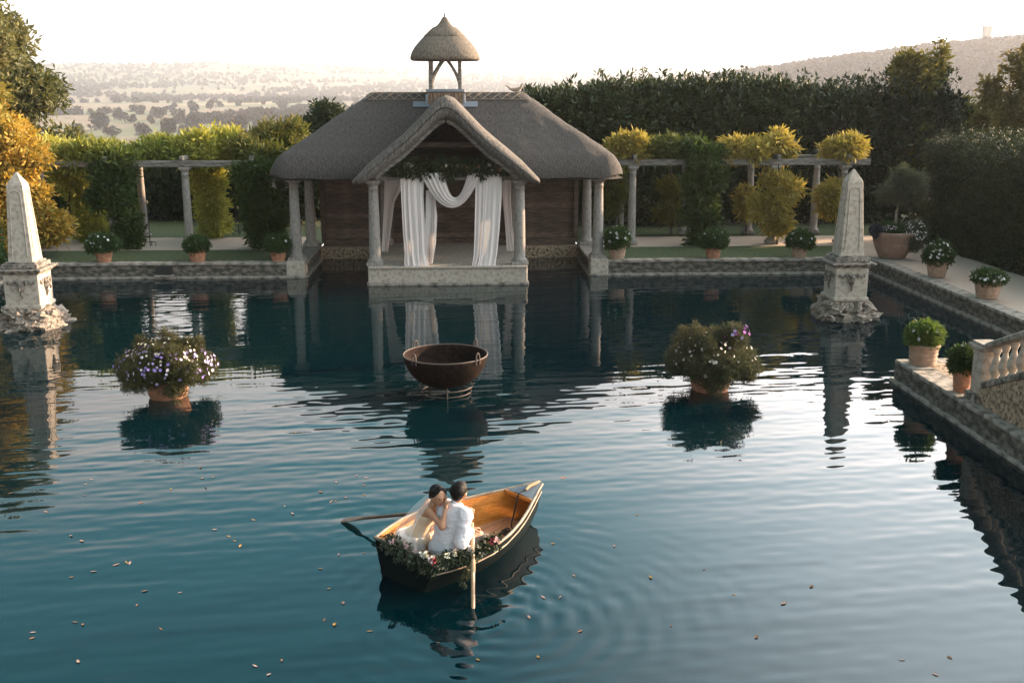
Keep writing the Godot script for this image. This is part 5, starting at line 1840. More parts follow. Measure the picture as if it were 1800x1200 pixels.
# head bones about a centre, looking along f, crown along u
func head_bones(c: Vector3, f: Vector3, u: Vector3, s: float, neck: Vector3) -> Array:
	var r := f.cross(u).normalized()
	var P := func(x: float, y: float, z: float) -> Vector3:
		return c + (r * x + u * y + f * z) * s
	var o := []
	o.append(bone(P.call(0, 0.035, -0.022), P.call(0, 0.03, 0.02), 0.083 * s, 0.078 * s))
	o.append(bone(P.call(0, -0.01, 0.035), P.call(0, -0.062, 0.048), 0.058 * s, 0.036 * s))
	for k: float in [-1.0, 1.0]:
		o.append(bone(P.call(0.044 * k, -0.03, 0.02), P.call(0.018 * k, -0.075, 0.055), 0.03 * s, 0.02 * s))
		o.append(bone(P.call(0.034 * k, -0.012, 0.072), P.call(0.044 * k, -0.02, 0.055), 0.016 * s, 0.018 * s))
		o.append(bone(P.call(0.078 * k, 0.005, -0.008), P.call(0.079 * k, -0.025, 0.0), 0.014 * s, 0.009 * s))
		o.append(bone(P.call(0.022 * k, 0.027, 0.088), P.call(0.042 * k, 0.024, 0.078), 0.008 * s, 0.008 * s))
	o.append(bone(P.call(0, 0.012, 0.092), P.call(0, -0.022, 0.108), 0.009 * s, 0.0125 * s))
	o.append(bone(P.call(-0.014, -0.05, 0.088), P.call(0.014, -0.05, 0.088), 0.0085 * s, 0.0085 * s))
	o.append(bone(P.call(0, -0.045, -0.03), neck, 0.05 * s, 0.052 * s))
	return o

func face_parts(parent: Node3D, c: Vector3, f: Vector3, u: Vector3, s: float, lip: Material, brow: Material) -> void:
	var r := f.cross(u).normalized()
	var P := func(x: float, y: float, z: float) -> Vector3:
		return c + (r * x + u * y + f * z) * s
	for k: float in [-1.0, 1.0]:
		var b := MB.new()
		b.tube([P.call(0.018 * k, 0.004, 0.094), P.call(0.031 * k, 0.007, 0.092), P.call(0.045 * k, 0.003, 0.081)], [0.004, 0.0105, 0.004], 6)
		obj("eye", b, brow, parent)
		b = MB.new()
		b.tube([P.call(0.014 * k, 0.027, 0.094), P.call(0.03 * k, 0.033, 0.09), P.call(0.047 * k, 0.026, 0.078)], [0.006, 0.0055, 0.003], 5)
		obj("eyebrow", b, brow, parent)
	var b := MB.new()
	b.tube([P.call(-0.024, -0.05, 0.088), P.call(0, -0.05, 0.101), P.call(0.024, -0.05, 0.088)], [0.005, 0.0115, 0.005], 6)
	obj("lips", b, lip, parent)

# hand bones from wrist w along d, palm facing p, fingers curled by c
func hand_bones(w: Vector3, d: Vector3, p: Vector3, side: float, c: float, s := 1.0) -> Array:
	var r := d.cross(p).normalized() * side
	var o := []
	var k := w + d * 0.085 * s
	for i in 4:
		var x := (i - 1.5) * 0.021 * s
		var l: float = [0.068, 0.078, 0.073, 0.058][i] * s
		var base := k + r * x
		o.append(bone(w + r * x * 0.7, base, 0.014 * s, 0.0115 * s))
		var at := base
		var dir := d
		for j in 3:
			dir = dir.rotated(dir.cross(p).normalized(), c * [0.7, 1.0, 0.8][j])
			var nx: Vector3 = at + dir * l * [0.45, 0.32, 0.25][j]
			o.append(bone(at, nx, [0.0095, 0.0088, 0.008][j] * s, [0.0088, 0.008, 0.007][j] * s))
			at = nx
	var t0 := w + d * 0.025 * s - r * 0.03 * s
	var t1 := t0 + (d * 0.6 - r * 0.6 + p * 0.4).normalized() * 0.042 * s
	var t2 := t1 + (d * 0.8 - r * 0.1 + p * 0.6).normalized() * 0.032 * s
	o.append(bone(t0, t1, 0.014 * s, 0.011 * s))
	o.append(bone(t1, t2, 0.0105 * s, 0.0085 * s))
	return o

# ---------------------------------------------------------------- the rowing boat and the couple
var boat_xf: Transform3D
const BL := 2.46

func hb(u: float) -> float:
	var p := [[0.0, 0.47], [0.3, 0.565], [0.6, 0.62], [0.9, 0.625], [1.2, 0.575], [1.55, 0.465], [1.85, 0.345], [2.1, 0.225], [2.35, 0.095], [2.52, 0.012]]
	for i in p.size() - 1:
		if u <= p[i + 1][0]:
			var t: float = (u - p[i][0]) / (p[i + 1][0] - p[i][0])
			return lerpf(p[i][1], p[i + 1][1], t)
	return 0.012

func gh(u: float) -> float:
	return 0.40 + 0.006 * pow((u - 0.8) / 0.8, 2.0) + 0.075 * pow(maxf(u - 0.8, 0.0) / 1.72, 2.0)

func hull_pt(u: float, s: float, side: float, inset := 0.0) -> Vector3:
	# s: 0 keel .. 1 gunwale
	var ky := -0.14 + 0.30 * pow(clampf((u - 1.75) / 0.77, 0.0, 1.0), 2.2)
	var w := hb(u) * (0.0 if s <= 0.0 else lerpf(pow(s, 0.42), 0.70 + 0.30 * s, 0.5))
	if s <= 0.0:
		w = 0.0
	var y := lerpf(ky, gh(u), pow(s, 1.25))
	return Vector3(u + (0.06 * s * clampf((u - 2.0) / 0.5, 0.0, 1.0)), y + inset * 0.6 * (1.0 - s), side * maxf(w - inset, 0.0))

func rowing_boat() -> void:
	var ux := Vector3(0.671, 0, -0.742).normalized()
	var vz := ux.cross(Vector3.UP).normalized()
	boat_xf = Transform3D(Basis(ux, Vector3.UP, vz).orthonormalized() * Basis(Vector3.RIGHT, 0.075), Vector3(-0.24, 0.0, -11.15))
	var t := thing("rowing_boat", "small dark rowing boat with varnished plywood inside", "rowing boat", "", boat_xf.origin)
	t.transform = boat_xf
	var skin := func(inset: float, s0: float) -> MB:
		var b := MB.new()
		for side: float in [-1.0, 1.0]:
			b.grid(42, 14, func(a: float, c: float) -> Vector3:
				return hull_pt(a * BL if inset == 0.0 else 0.025 + a * (BL - 0.09), lerpf(s0, 1.0, c), side, inset))
		return b
	obj("hull", skin.call(0.0, 0.0), M.hull_paint, t)
	obj("lining", skin.call(0.018, 0.2), M.plywood, t)
	# transom
	var cap := func(u: float, inset: float) -> MB:
		var b := MB.new()
		for side: float in [-1.0, 1.0]:
			for i in 10:
				var p := hull_pt(u, i / 10.0, side, inset)
				var q := hull_pt(u, (i + 1) / 10.0, side, inset)
				p.x = u
				q.x = u
				b.quad(Vector3(u, p.y, 0), p, q, Vector3(u, q.y, 0))
		return b
	obj("transom", cap.call(0.0, 0.0), M.hull_paint, t)
	obj("transom_lining", cap.call(0.024, 0.018), M.plywood, t)
	var b := MB.new()
	var pts := []
	for i in 9:
		var q := -1.0 + i / 4.0
		pts.append(Vector3(-0.004, gh(0.0) + 0.012 + 0.02 * (1.0 - q * q), q * 0.478))
	b.tube(pts, [0.02], 6)
	obj("transom_rail", b, M.boat_trim, t)
	for side: float in [-1.0, 1.0]:
		b = MB.new()
		pts = []
		for i in 31:
			var p := hull_pt(BL * i / 30.0, 1.0, side)
			pts.append(p + Vector3(0, 0.006, 0))
		b.tube(pts, [0.021], 6)
		obj("gunwale", b, M.boat_trim, t)
		b = MB.new()
		pts = []
		for i in 31:
			pts.append(hull_pt(BL * i / 30.0, 0.80, side) + Vector3(0, 0, side * 0.006))
		b.tube(pts, [0.012], 5)
		obj("rub_strake", b, M.boat_trim, t)
	# floor boards
	for i in 5:
		b = MB.new()
		var z0 := -0.42 + i * 0.17
		b.grid(20, 1, func(a: float, c: float) -> Vector3:
			var u := 0.04 + a * 2.05
			var lim := hb(u) * 0.80
			var m := lim / (hb(0.75) * 0.80)
			var z := (z0 + c * 0.162) * minf(m * 1.05, 1.0)
			return Vector3(u, 0.055 + 0.05 * pow(maxf(a - 0.6, 0.0) / 0.4, 2.0), z), false)
		obj("floor_board", b, M.floor_ply, t)
	# thwarts
	for q in [[0.45, 0.30, 0.30], [1.16, 0.27, 0.2]]:
		b = MB.new()
		var lim := hb(q[0]) * 0.90
		b.box(Vector3(q[0], q[1], 0), Vector3(q[2], 0.024, lim * 2.0), 0.008)
		obj("thwart", b, M.floor_ply, t)
	# fore deck
	b = MB.new()
	b.grid(14, 8, func(a: float, c: float) -> Vector3:
		var u := 2.08 + a * 0.38
		var p := hull_pt(u, 1.0, 1.0)
		var z := lerpf(-p.z, p.z, c)
		return Vector3(p.x, p.y + 0.016 + 0.015 * (1.0 - pow(c * 2.0 - 1.0, 2.0)), z))
	obj("fore_deck", b, M.deck_paint, t)
	b = MB.new()
	b.box(Vector3(2.08, gh(2.08) - 0.005, 0), Vector3(0.025, 0.05, hb(2.08) * 1.9), 0.006)
	obj("deck_beam", b, M.plywood, t)
	b = MB.new()
	b.tube([Vector3(2.52, gh(2.46) + 0.03, 0), Vector3(2.505, 0.3, 0), Vector3(2.47, 0.16, 0), Vector3(2.36, 0.05, 0), Vector3(2.1, -0.06, 0)], [0.022, 0.022, 0.02, 0.018, 0.012], 6)
	obj("stem", b, M.boat_trim, t)
	for side: float in [-1.0, 1.0]:
		b = MB.new()
		var p := hull_pt(0.95 if side > 0 else 0.92, 1.0, side)
		b.tube([p + Vector3(0, 0, 0), p + Vector3(0, 0.045, 0)], [0.012], 6)
		var arc := []
		for i in 8:
			var a := PI * 1.1 + PI * 0.8 * i / 7.0 + (0.0)
			arc.append(p + Vector3(cos(a) * 0.034, 0.085 + sin(a) * 0.034, 0))
		b.tube(arc, [0.008], 5)
		obj("rowlock", b, M.rust_edge, t)
	# mooring rope: coiled on the fore deck, hanging to the floor boards
	var rp := thing("mooring_rope", "dark rope tied at the bow and trailing onto the boat floor", "rope", "", boat_xf.origin)
	rp.transform = boat_xf
	b = MB.new()
	pts = [Vector3(2.40, 0.512, 0.02), Vector3(2.3, 0.508, 0.0), Vector3(2.12, 0.492, 0.0), Vector3(2.06, 0.47, 0.0), Vector3(2.0, 0.32, 0.02), Vector3(1.86, 0.14, 0.08)]
	for i in 26:
		var a := i * 0.75
		pts.append(Vector3(1.78 - i * 0.004 + cos(a) * 0.055, 0.10 + 0.012 * (i % 4), 0.14 + sin(a) * 0.06))
	pts.append_array([Vector3(1.66, 0.09, 0.20), Vector3(1.52, 0.09, 0.24), Vector3(1.47, 0.09, 0.28), Vector3(1.5, 0.09, 0.31), Vector3(1.62, 0.09, 0.27), Vector3(1.70, 0.095, 0.22)])
	b.tube(pts, [0.011], 5)
	obj("strand", b, M.rope, rp)
	b = MB.new()
	b.tube([Vector3(2.2, 0.51, 0.02), Vector3(2.3, 0.52, -0.01), Vector3(2.4, 0.525, 0.0), Vector3(2.5, 0.53, 0.0)], [0.014, 0.026, 0.026, 0.02], 7)
	obj("whipping", b, M.hemp, rp)
	oars()
	stern_garland()
	couple()

func oar(label: String, grip: Vector3, tip: Vector3, mat: Material, face: Vector3) -> void:
	var t := thing("oar", label, "oar", "", (grip + tip) * 0.5)
	var o := (grip + tip) * 0.5
	var d := (tip - grip).normalized()
	var L := grip.distance_to(tip)
	var b := MB.new()
	var g := grip - o
	b.tube([g, g + d * 0.02, g + d * 0.13, g + d * 0.15, g + d * 0.3, g + d * (L - 0.55), g + d * (L - 0.4)], [0.013, 0.017, 0.016, 0.024, 0.025, 0.022, 0.02], 10)
	obj("shaft", b, mat, t)
	b = MB.new()
	b.tube([g + d * 0.46, g + d * 0.47, g + d * 0.62, g + d * 0.63], [0.024, 0.029, 0.029, 0.024], 10)
	obj("leather", b, M.hemp, t)
	b = MB.new()
	var n := (face - d * face.dot(d)).normalized()
	var s := d.cross(n)
	var rings := []
	for i in 9:
		var q := i / 8.0
		var w: float = [0.02, 0.026, 0.045, 0.062, 0.07, 0.072, 0.072, 0.07, 0.05][i]
		var th := lerpf(0.019, 0.006, q)
		var c := g + d * (L - 0.45 + 0.45 * q)
		var r := PackedVector3Array()
		for j in 10:
			var a := TAU * j / 10
			r.append(c + s * cos(a) * w + n * sin(a) * th)
		rings.append(r)
	b.loft(rings)
	obj("blade", b, mat, t)

func oars() -> void:
	oar("pale wooden oar held by the groom, its blade under water", Vector3(0.575, 0.655, -11.36), Vector3(0.57, -0.30, -10.18), M.oar_wood, Vector3.UP)
	oar("dark wooden oar reaching out beyond the bride with its blade on the water", Vector3(0.40, 0.62, -11.85), Vector3(-1.13, 0.015, -13.02), M.dark_oar_wood, Vector3(0.2, 1, 0.3))

func stern_garland() -> void:
	var t := thing("stern_garland", "garland of leaves, roses and berries over the boat stern", "garland", "", boat_xf.origin)
	t.transform = boat_xf
	var path := [Vector3(0.0, 0.44, -0.28), Vector3(-0.02, 0.45, 0.0), Vector3(0.0, 0.44, 0.28), Vector3(0.04, 0.44, 0.46), Vector3(0.3, 0.44, 0.55), Vector3(0.6, 0.44, 0.62), Vector3(0.92, 0.45, 0.61)]
	var cv := Curve3D.new()
	for p: Vector3 in path:
		cv.add_point(p)
	var L := cv.get_baked_length()
	var b := MB.new()
	b.tube(path, [0.014], 5)
	obj("wire", b, M.bark, t)
	var lf := clump(14, 0.062, 0.028, 0.045, 451, 0.3)
	var xs := []
	var cs := []
	for i in 300:
		var k := rng.randf()
		var p := cv.sample_baked(k * L)
		var fat := 0.038 * (1.3 - 0.6 * k)
		p += Vector3(rng.randfn() * fat, rng.randfn() * 0.022 - 0.005, rng.randfn() * fat)
		if k > 0.15 and k < 0.42:
			p += Vector3(-0.02, -absf(rng.randfn()) * 0.055, 0.02)
		xs.append(Transform3D(rturn(rng.randf_range(0.6, 1.15)), p))
		cs.append(tint([[0.016, 0.026, 0.012], [0.035, 0.05, 0.025], [0.06, 0.07, 0.045], [0.085, 0.085, 0.06]], p, 1.4))
	for i in 26:
		xs.append(Transform3D(rturn(0.6), Vector3(0.38 + rng.randfn() * 0.03, 0.40 - 0.012 * i, 0.635 + rng.randfn() * 0.015)))
		cs.append(Color(0.06, 0.065, 0.03))
	many("foliage", lf, M.gloss_leaf, xs, cs, t)
	var rose := clump(26, 0.034, 0.034, 0.022, 452, 0.2, 0.5)
	var fl := [[0.34, 0.5, Color(0.78, 0.72, 0.62)], [0.40, 0.6, Color(0.80, 0.74, 0.60)], [0.45, 0.5, Color(0.36, 0.015, 0.03)], [0.47, 0.42, Color(0.42, 0.03, 0.05)], [0.43, 0.62, Color(0.80, 0.66, 0.60)], [0.57, 0.5, Color(0.82, 0.78, 0.62)], [0.76, 0.55, Color(0.84, 0.76, 0.68)], [0.60, 0.4, Color(0.8, 0.74, 0.55)], [0.20, 0.4, Color(0.55, 0.36, 0.34)], [0.27, 0.35, Color(0.5, 0.38, 0.36)], [0.94, 0.5, Color(0.45, 0.04, 0.06)], [0.96, 0.6, Color(0.7, 0.45, 0.42)], [0.91, 0.4, Color(0.3, 0.02, 0.03)], [0.05, 0.4, Color(0.6, 0.4, 0.4)]]
	for q in fl:
		var p := cv.sample_baked(q[0] * L) + Vector3(rng.randfn() * 0.02 - 0.025, 0.06, rng.randfn() * 0.02 + 0.025)
		var m := plain("rose_petal_%d" % fl.find(q), q[2].r, q[2].g, q[2].b, 0.7)
		var o := obj("rose", rose, m, t, p)
		o.basis = rturn(q[1] * 1.8)

func couple() -> void:
	var skin := plain("skin", 0.44, 0.215, 0.12, 0.55)
	skin.subsurf_scatter_enabled = true
	skin.subsurf_scatter_strength = 0.15
	var skin2 := plain("skin_man", 0.42, 0.2, 0.11, 0.55)
	skin2.subsurf_scatter_enabled = true
	skin2.subsurf_scatter_strength = 0.15
	var dark_hair := plain("dark_hair", 0.006, 0.0035, 0.0025, 0.6)
	dark_hair.metallic_specular = 0.3
	var shirt := plain("shirt", 0.63, 0.575, 0.585, 0.85)
	var trouser := plain("trousers", 0.012, 0.014, 0.022, 0.85)
	var satin := plain("satin", 0.70, 0.52, 0.36, 0.42)
	var tulle := StandardMaterial3D.new()
	tulle.resource_name = "tulle"
	tulle.albedo_color = Color(0.97, 0.93, 0.90, 0.30)
	tulle.transparency = BaseMaterial3D.TRANSPARENCY_ALPHA
	tulle.roughness = 0.9
	tulle.cull_mode = BaseMaterial3D.CULL_DISABLED
	var train := plain("train", 0.78, 0.66, 0.60, 0.8)
	train.backlight_enabled = true
	train.backlight = Color(0.4, 0.4, 0.4)
	var lip := plain("lip", 0.42, 0.10, 0.09, 0.5)
	var U := Vector3.UP
	# --- the man, back to the camera, facing the bow
	var g := thing("person", "man in a white shirt holding an oar, seen from behind", "person", "", boat_xf.origin)
	g.transform = boat_xf
	var pel := Vector3(0.46, 0.40, 0.24)
	var chest := Vector3(0.53, 0.70, 0.24)
	var nk := Vector3(0.585, 0.90, 0.245)
	var hd := Vector3(0.635, 1.025, 0.25)
	var sl := Vector3(0.57, 0.845, 0.06)
	var sr := Vector3(0.545, 0.845, 0.435)
	var er := Vector3(0.42, 0.565, 0.50)
	var wr := Vector3(0.615, 0.625, 0.462)
	var el := Vector3(0.74, 0.62, -0.02)
	var wl := Vector3(0.93, 0.66, 0.08)
	var hl_ := pel + Vector3(0.02, -0.02, -0.10)
	var hr := pel + Vector3(0.02, -0.02, 0.10)
	var kl := Vector3(0.88, 0.44, 0.12)
	var kr := Vector3(0.88, 0.44, 0.36)
	var al := Vector3(1.05, 0.13, 0.12)
	var ar := Vector3(1.05, 0.13, 0.34)
	var torso := [bone(pel + Vector3(0, 0, -0.07), pel + Vector3(0, 0, 0.07), 0.115, 0.115), bone(pel, chest, 0.115, 0.125), bone(pel + Vector3(0, 0.1, -0.06), chest + Vector3(0, 0.06, -0.09), 0.085, 0.095), bone(pel + Vector3(0, 0.1, 0.06), chest + Vector3(0, 0.06, 0.09), 0.085, 0.095), bone(sl, sr, 0.06, 0.06), bone(chest + Vector3(0, 0.1, 0), nk, 0.09, 0.055)]
	var arms := [bone(sl, el, 0.056, 0.043), bone(el, wl, 0.042, 0.028), bone(sr, er, 0.058, 0.044), bone(er, wr, 0.043, 0.029)]
	var legs := [bone(hl_, kl, 0.088, 0.058), bone(kl, al, 0.056, 0.036), bone(hr, kr, 0.088, 0.058), bone(kr, ar, 0.056, 0.036), bone(al + Vector3(-0.03, -0.03, 0), al + Vector3(0.16, -0.04, 0), 0.038, 0.03), bone(ar + Vector3(-0.03, -0.03, 0), ar + Vector3(0.16, -0.04, 0), 0.038, 0.03)]
	var f := Flesh.new()
	f.add(torso + arms + legs, 0.015, 0.02)
	var look := Vector3(0.93, 0.02, -0.28).normalized()
	f.add(head_bones(hd, look, (U - look * look.y).normalized(), 1.02, nk - Vector3(0.02, 0.03, 0)), 0.006, 0.009)
	var od := Vector3(0.0, 1.0, 0.0)
	f.add(hand_bones(wr, Vector3(0.93, 0.2, 0.12).normalized(), Vector3(-0.1, -0.9, 0.3).normalized(), 1.0, 0.95), 0.005, 0.004)
	f.add(hand_bones(wl, Vector3(0.7, 0.1, 0.6).normalized(), Vector3(-0.1, -0.9, 0.1).normalized(), -1.0, 0.95), 0.005, 0.004)
	obj("body", f.mesh(), skin2, g)
	f = Flesh.new()
	f.add(torso + [bone(sl, el, 0.058, 0.047), bone(el, el.lerp(wl, 0.85), 0.046, 0.038), bone(sr, er, 0.062, 0.050), bone(er, er.lerp(wr, 0.86), 0.050, 0.040), bone(pel + Vector3(-0.05, -0.02, -0.06), pel + Vector3(-0.05, -0.02, 0.08), 0.10, 0.10)], 0.0125, 0.016, 0.019, func(p: Vector3) -> float:
		return maxf(0.335 - p.y, (p - nk).dot(Vector3(0.25, 0.95, 0).normalized()) - 0.012))
	# cloth creases: shallow folds pushed along the surface
	for i in f.v.size():
		var p := f.v[i]
		var r1 := 1.0 - absf(patch.get_noise_3d(p.x * 150.0 + p.y * 110.0, p.y * 260.0 - p.z * 130.0, p.z * 150.0)) * 3.2
		var r2 := 1.0 - absf(patch.get_noise_3d(p.z * 240.0, p.y * 330.0 + p.x * 190.0, p.x * 240.0 + 70.0)) * 3.2
		f.v[i] = p + f.nn[i] * (0.010 * pow(maxf(r1, 0.0), 2.0) + 0.004 * pow(maxf(r2, 0.0), 2.0))
	f.smooth()
	obj("shirt", f.mesh(), shirt, g)
	f = Flesh.new()
	f.add([bone(nk + Vector3(-0.012, -0.03, 0), nk + Vector3(0.0, 0.018, 0), 0.066, 0.061)], 0.006, 0.006)
	obj("collar", f.mesh(), shirt, g)
	f = Flesh.new()
	f.add(legs.slice(0, 4) + [bone(pel + Vector3(0, -0.03, -0.08), pel + Vector3(0, -0.03, 0.08), 0.115, 0.115)], 0.016, 0.018, 0.014, func(p: Vector3) -> float: return maxf(p.y - 0.47, 0.3 - 9.0))
	obj("trousers", f.mesh(), trouser, g)
	f = Flesh.new()
	f.add([bone(hd + Vector3(-0.03, 0.045, 0), hd + Vector3(0.0, 0.05, 0), 0.088, 0.085), bone(hd + Vector3(-0.06, -0.01, 0.012), hd + Vector3(-0.055, 0.03, 0.012), 0.055, 0.065), bone(hd + Vector3(0.05, 0.085, -0.01), hd + Vector3(0.0, 0.09, 0), 0.045, 0.05)], 0.007, 0.014, 0.004)
	for i in f.v.size():
		f.v[i] += f.nn[i] * 0.004 * patch.get_noise_3d(f.v[i].x * 900.0, f.v[i].y * 900.0, f.v[i].z * 900.0)
	f.smooth()
	obj("hair", f.mesh(), dark_hair, g)
	# --- the woman, leaning on his back, face turned to the camera
	var w := thing("person", "woman in a champagne gown and veil leaning on his shoulder", "person", "", boat_xf.origin)
	w.transform = boat_xf
	var bp := Vector3(0.40, 0.385, -0.17)
	var bc := Vector3(0.43, 0.66, -0.10)
	var bn := Vector3(0.455, 0.845, -0.02)
	var bh := Vector3(0.475, 0.975, 0.065)
	var rs := Vector3(0.375, 0.80, 0.025)
	var ls := Vector3(0.53, 0.80, -0.135)
	var re := Vector3(0.335, 0.715, 0.275)
	var rw := Vector3(0.425, 0.895, 0.235)
	var le := Vector3(0.70, 0.62, -0.10)
	var lw := Vector3(0.74, 0.60, 0.06)
	var bt := [bone(bp + Vector3(0, 0, -0.06), bp + Vector3(0, 0, 0.06), 0.115, 0.115), bone(bp, bp.lerp(bc, 0.5), 0.10, 0.08), bone(bp.lerp(bc, 0.5), bc, 0.08, 0.095), bone(bc + (rs - bc) * 0.35, bc + (ls - bc) * 0.35, 0.08, 0.08), bone(rs, ls, 0.043, 0.043), bone(bc.lerp(bn, 0.5), bn, 0.06, 0.042)]
	var bl := [bone(bp + Vector3(0.02, 0, -0.08), Vector3(0.76, 0.42, -0.26), 0.09, 0.058), bone(Vector3(0.76, 0.42, -0.26), Vector3(0.86, 0.13, -0.24), 0.054, 0.034), bone(bp + Vector3(0.02, 0, 0.07), Vector3(0.78, 0.42, -0.12), 0.09, 0.058), bone(Vector3(0.78, 0.42, -0.12), Vector3(0.88, 0.13, -0.14), 0.054, 0.034)]
	f = Flesh.new()
	f.add(bt + bl + [bone(rs, re, 0.042, 0.034), bone(re, rw, 0.034, 0.023), bone(ls, le, 0.042, 0.034), bone(le, lw, 0.034, 0.023)], 0.0125, 0.016)
	var fl := Vector3(-0.30, -0.16, 0.94).normalized()
	# world aim: towards the camera and to the right
	fl = (boat_xf.basis.inverse() * Vector3(0.50, -0.12, 0.86)).normalized()
	var fu := (boat_xf.basis.inverse() * Vector3(0.16, 1.0, 0.1)).normalized()
	fu = (fu - fl * fu.dot(fl)).normalized()
	f.add(head_bones(bh, fl, fu, 0.97, bn - Vector3(0, 0.03, 0.01)), 0.006, 0.008)
	f.add(hand_bones(rw, Vector3(0.35, 0.55, -0.45).normalized(), Vector3(0.8, -0.2, 0.4).normalized(), 1.0, 0.35, 0.92), 0.005, 0.004)
	f.add(hand_bones(lw, Vector3(0.3, -0.2, 0.9).normalized(), Vector3(0, -1, 0), -1.0, 0.4, 0.92), 0.005, 0.004)
	obj("body", f.mesh(), skin, w)
	face_parts(w, bh, fl, fu, 0.97, lip, dark_hair)
	f = Flesh.new()
	f.add(bt.slice(0, 4), 0.0125, 0.016, 0.008, func(p: Vector3) -> float: return (p - bc).dot(Vector3(-0.05, 1.0, 0.0)) - 0.075)
	for i in f.v.size():
		var p := f.v[i]
		f.v[i] = p + f.nn[i] * 0.006 * patch.get_noise_3d(p.x * 300.0, p.y * 110.0, p.z * 300.0)
	obj("bodice", f.mesh(), satin, w)
	for q in [[rs, 0.3], [ls, 0.3]]:
		var b := MB.new()
		var s: Vector3 = q[0].lerp(bn, 0.3)
		b.tube([bc + (s - bc) * 0.45 + Vector3(-0.085, 0.02, 0.0), s + Vector3(-0.04, 0.035, 0.0), s + Vector3(0.03, 0.04, 0), s + Vector3(0.07, -0.05, 0)], [0.006], 5)
		obj("strap", b, satin, w)
	# skirt spread over the seat and falling to the stern boards
	var sk := MB.new()
	sk.grid(26, 60, func(a: float, c: float) -> Vector3:
		var th := c * TAU
		var dir := Vector3(cos(th), 0, sin(th))
		var reach := lerpf(0.115, 0.30, pow(a, 0.8))
		if dir.x < 0.0:
			reach *= 1.0 + 0.05 * a
		if dir.z < 0.0:
			reach *= 1.0 + 0.35 * a * -dir.z
		if dir.z > 0.2:
			reach *= 1.0 - 0.55 * a * (dir.z - 0.2)
		var fold := 0.035 * a * sin(th * 9.0 + 2.0 * sin(th * 2.0 + 1.0)) + 0.012 * a * sin(th * 23.0)
		var p := bp + Vector3(-0.02, 0.06, -0.02) + dir * (reach + fold)
		p.y = lerpf(bp.y + 0.07, 0.085, smoothstep(0.25, 1.0, a)) + 0.02 * sin(a * 9.0 + th * 3.0) * a
		p.x = maxf(p.x, 0.06)
		return p)
	obj("skirt", sk, train, w)
	# hair: smooth cap and low bun
	f = Flesh.new()
	var fr := fl.cross(fu).normalized()
	var HP := func(x: float, y: float, z: float) -> Vector3:
		return bh + fr * x + fu * y + fl * z
	f.add([bone(HP.call(0, 0.045, -0.045), HP.call(0, 0.062, -0.005), 0.082, 0.066), bone(HP.call(-0.05, 0.005, -0.04), HP.call(-0.04, 0.055, 0.008), 0.043, 0.036), bone(HP.call(0.05, 0.005, -0.04), HP.call(0.04, 0.055, 0.008), 0.043, 0.036), bone(HP.call(0, 0.0, -0.095), HP.call(0, 0.02, -0.085), 0.05, 0.05)], 0.006, 0.012, 0.003)
	for i in f.v.size():
		var p := f.v[i]
		f.v[i] = p + f.nn[i] * (0.007 * patch.get_noise_3d(p.x * 500.0, p.y * 900.0, p.z * 500.0) + 0.004 * patch.get_noise_3d(p.x * 1900.0, p.y * 900.0, p.z * 1900.0))
	f.smooth()
	obj("hair", f.mesh(), dark_hair, w)
	var tress := MB.new()
	for k: float in [-1.0, 1.0]:
		tress.tube([HP.call(0.012 * k, 0.098, 0.045), HP.call(0.05 * k, 0.072, 0.058), HP.call(0.078 * k, 0.03, 0.028), HP.call(0.082 * k, -0.012, -0.02)], [0.012, 0.017, 0.018, 0.012], 6)
	obj("front_hair", tress, dark_hair, w)
	# veil: pinned at the bun, falling over her back and left side to the stern
	var ve := MB.new()
	var top: Vector3 = HP.call(-0.02, 0.03, -0.10)
	ve.grid(34, 44, func(a: float, c: float) -> Vector3:
		var spread := lerpf(0.05, 0.27, pow(a, 0.85))
		var s := (c - 0.5) * 2.0
		var mid := top.lerp(Vector3(0.17, 0.13, -0.27), pow(a, 0.92))
		mid += Vector3(-0.085, 0.07, -0.03) * sin(a * PI)
		var p := mid + Vector3(0.42, 0, -0.9).normalized() * s * spread + Vector3(-0.05, 0, 0) * (1.0 - s * s) * a
		p += Vector3(-0.9, 0, -0.42) * 0.017 * a * sin(s * 15.0 + 2.0 * sin(a * 4.0)) 
		return p)
	obj("veil", ve, tulle, w)

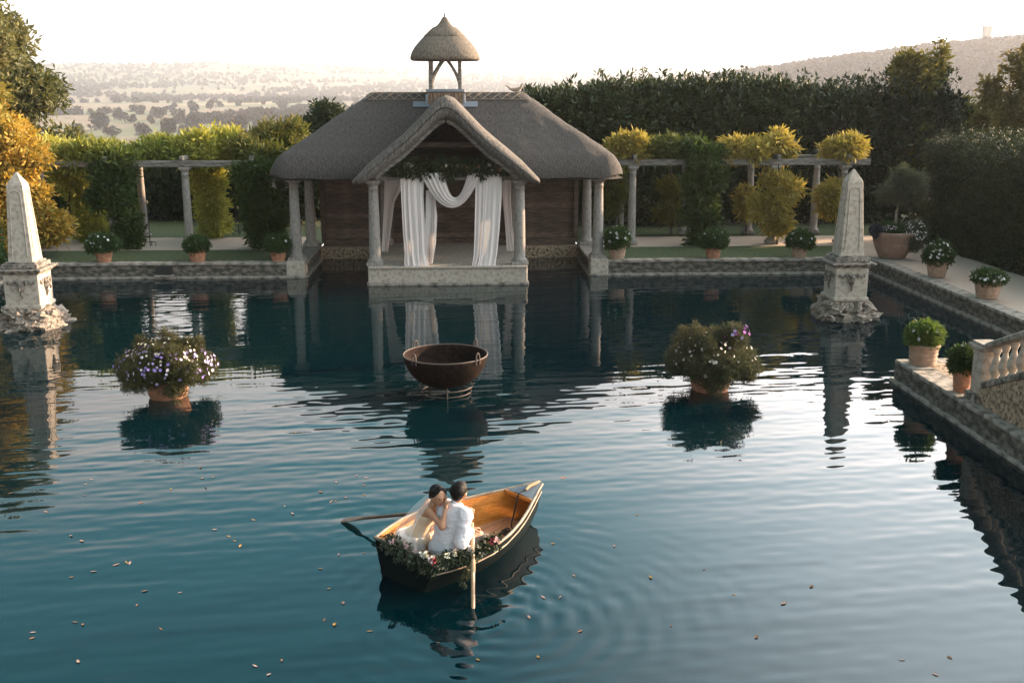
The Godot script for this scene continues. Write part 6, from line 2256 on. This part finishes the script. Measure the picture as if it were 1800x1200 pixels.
# ---------------------------------------------------------------- fallen leaves afloat
func floating_leaves() -> void:
	var pts := [[160, 843], [150, 851], [17, 867], [148, 871], [247, 884], [352, 822], [355, 841], [361, 857], [374, 839], [500, 890], [445, 914], [377, 931], [402, 943], [412, 951], [422, 960], [514, 903], [563, 865], [582, 882], [591, 848], [124, 942], [143, 951], [228, 990], [222, 989], [204, 993], [164, 1005], [125, 1015], [254, 1039], [316, 1042], [240, 1064], [578, 1035], [131, 1094], [145, 1098], [282, 1106], [57, 1112], [56, 1122], [137, 1163], [495, 1161], [448, 1171], [472, 1186], [697, 925], [627, 836], [644, 840], [640, 853], [590, 881], [1291, 1046], [1144, 1015], [1378, 1061], [1427, 1031], [1645, 1186], [1586, 1160], [1670, 1156], [972, 956], [1009, 1012], [985, 1050], [955, 1050], [930, 1085], [1020, 1110], [946, 1155], [890, 891], [1238, 1001], [640, 972], [672, 985], [595, 975], [603, 1060], [640, 870], [608, 875], [563, 1000], [697, 1010], [570, 1090], [588, 1098], [1282, 754], [430, 720], [300, 860], [80, 900], [520, 760], [990, 840], [1120, 905], [1080, 960], [770, 1130], [840, 1160], [650, 1110], [1180, 1100], [1330, 1120]]
	var shapes := []
	for i in 4:
		var b := MB.new()
		var w: float = [0.34, 0.42, 0.28, 0.5][i]
		b.grid(6, 4, func(a: float, c: float) -> Vector3:
			var x := a - 0.5
			var s := c * 2.0 - 1.0
			return Vector3(x, 0.02 + 0.03 * s * s + 0.03 * x * x * (1 if i % 2 else -0.3), s * w * sin(PI * clampf(a, 0.03, 0.97)) * 0.5))
		shapes.append(b.done())
	var ms := []
	for c in [[0.34, 0.15, 0.06], [0.34, 0.19, 0.13], [0.38, 0.23, 0.18], [0.32, 0.17, 0.04], [0.18, 0.08, 0.035]]:
		ms.append(plain("fallen_leaf_%d" % ms.size(), c[0], c[1], c[2], 0.9))
	var cam := Transform3D(Basis.from_euler(Vector3(-deg_to_rad(13.301), -deg_to_rad(2.552), 0.0)), Vector3(0.53, 5.5, 0.0))
	for q in pts:
		var d := cam.basis * Vector3((q[0] - 900.0) / 1840.0, -(q[1] - 600.0) / 1840.0, -1.0)
		var p := cam.origin + d * (-cam.origin.y / d.y)
		p.y = 0.005
		var k := rng.randi() % 5
		var o := obj("floating_leaf", shapes[rng.randi() % 4], ms[k])
		o.transform = Transform3D(Basis.from_euler(Vector3(rng.randfn() * 0.08, rng.randf() * TAU, rng.randfn() * 0.08)).scaled(Vector3.ONE * rng.randf_range(0.05, 0.09)), p)
		tag(o, ["orange-brown fallen leaf floating on the pool", "dusty pink fallen petal floating on the pool", "pale pink fallen petal floating on the pool", "ochre fallen leaf floating on the pool", "dark brown fallen leaf floating on the pool"][k], "leaf", "fallen leaves floating on the pool")

func _ready() -> void:
	rng.seed = 77
	patch.seed = 12
	patch.frequency = 0.02
	patch.fractal_octaves = 3
	camera_and_light()
	materials()
	water()
	terrain()
	garden()
	boathouse()
	porch_dressing()
	greenery_all()
	rowing_boat()
	floating_leaves()
	far_trees()

func greenery_all() -> void:
	obelisk("pale stone obelisk on a rocky plinth beside the autumn tree", Vector3(-10.08, 0, -25.5))
	obelisk("stained stone obelisk on a rocky plinth before the right pergola", Vector3(10.09, 0, -25.6))
	fire_bowl()
	planters()
	pergolas()
	greenery()
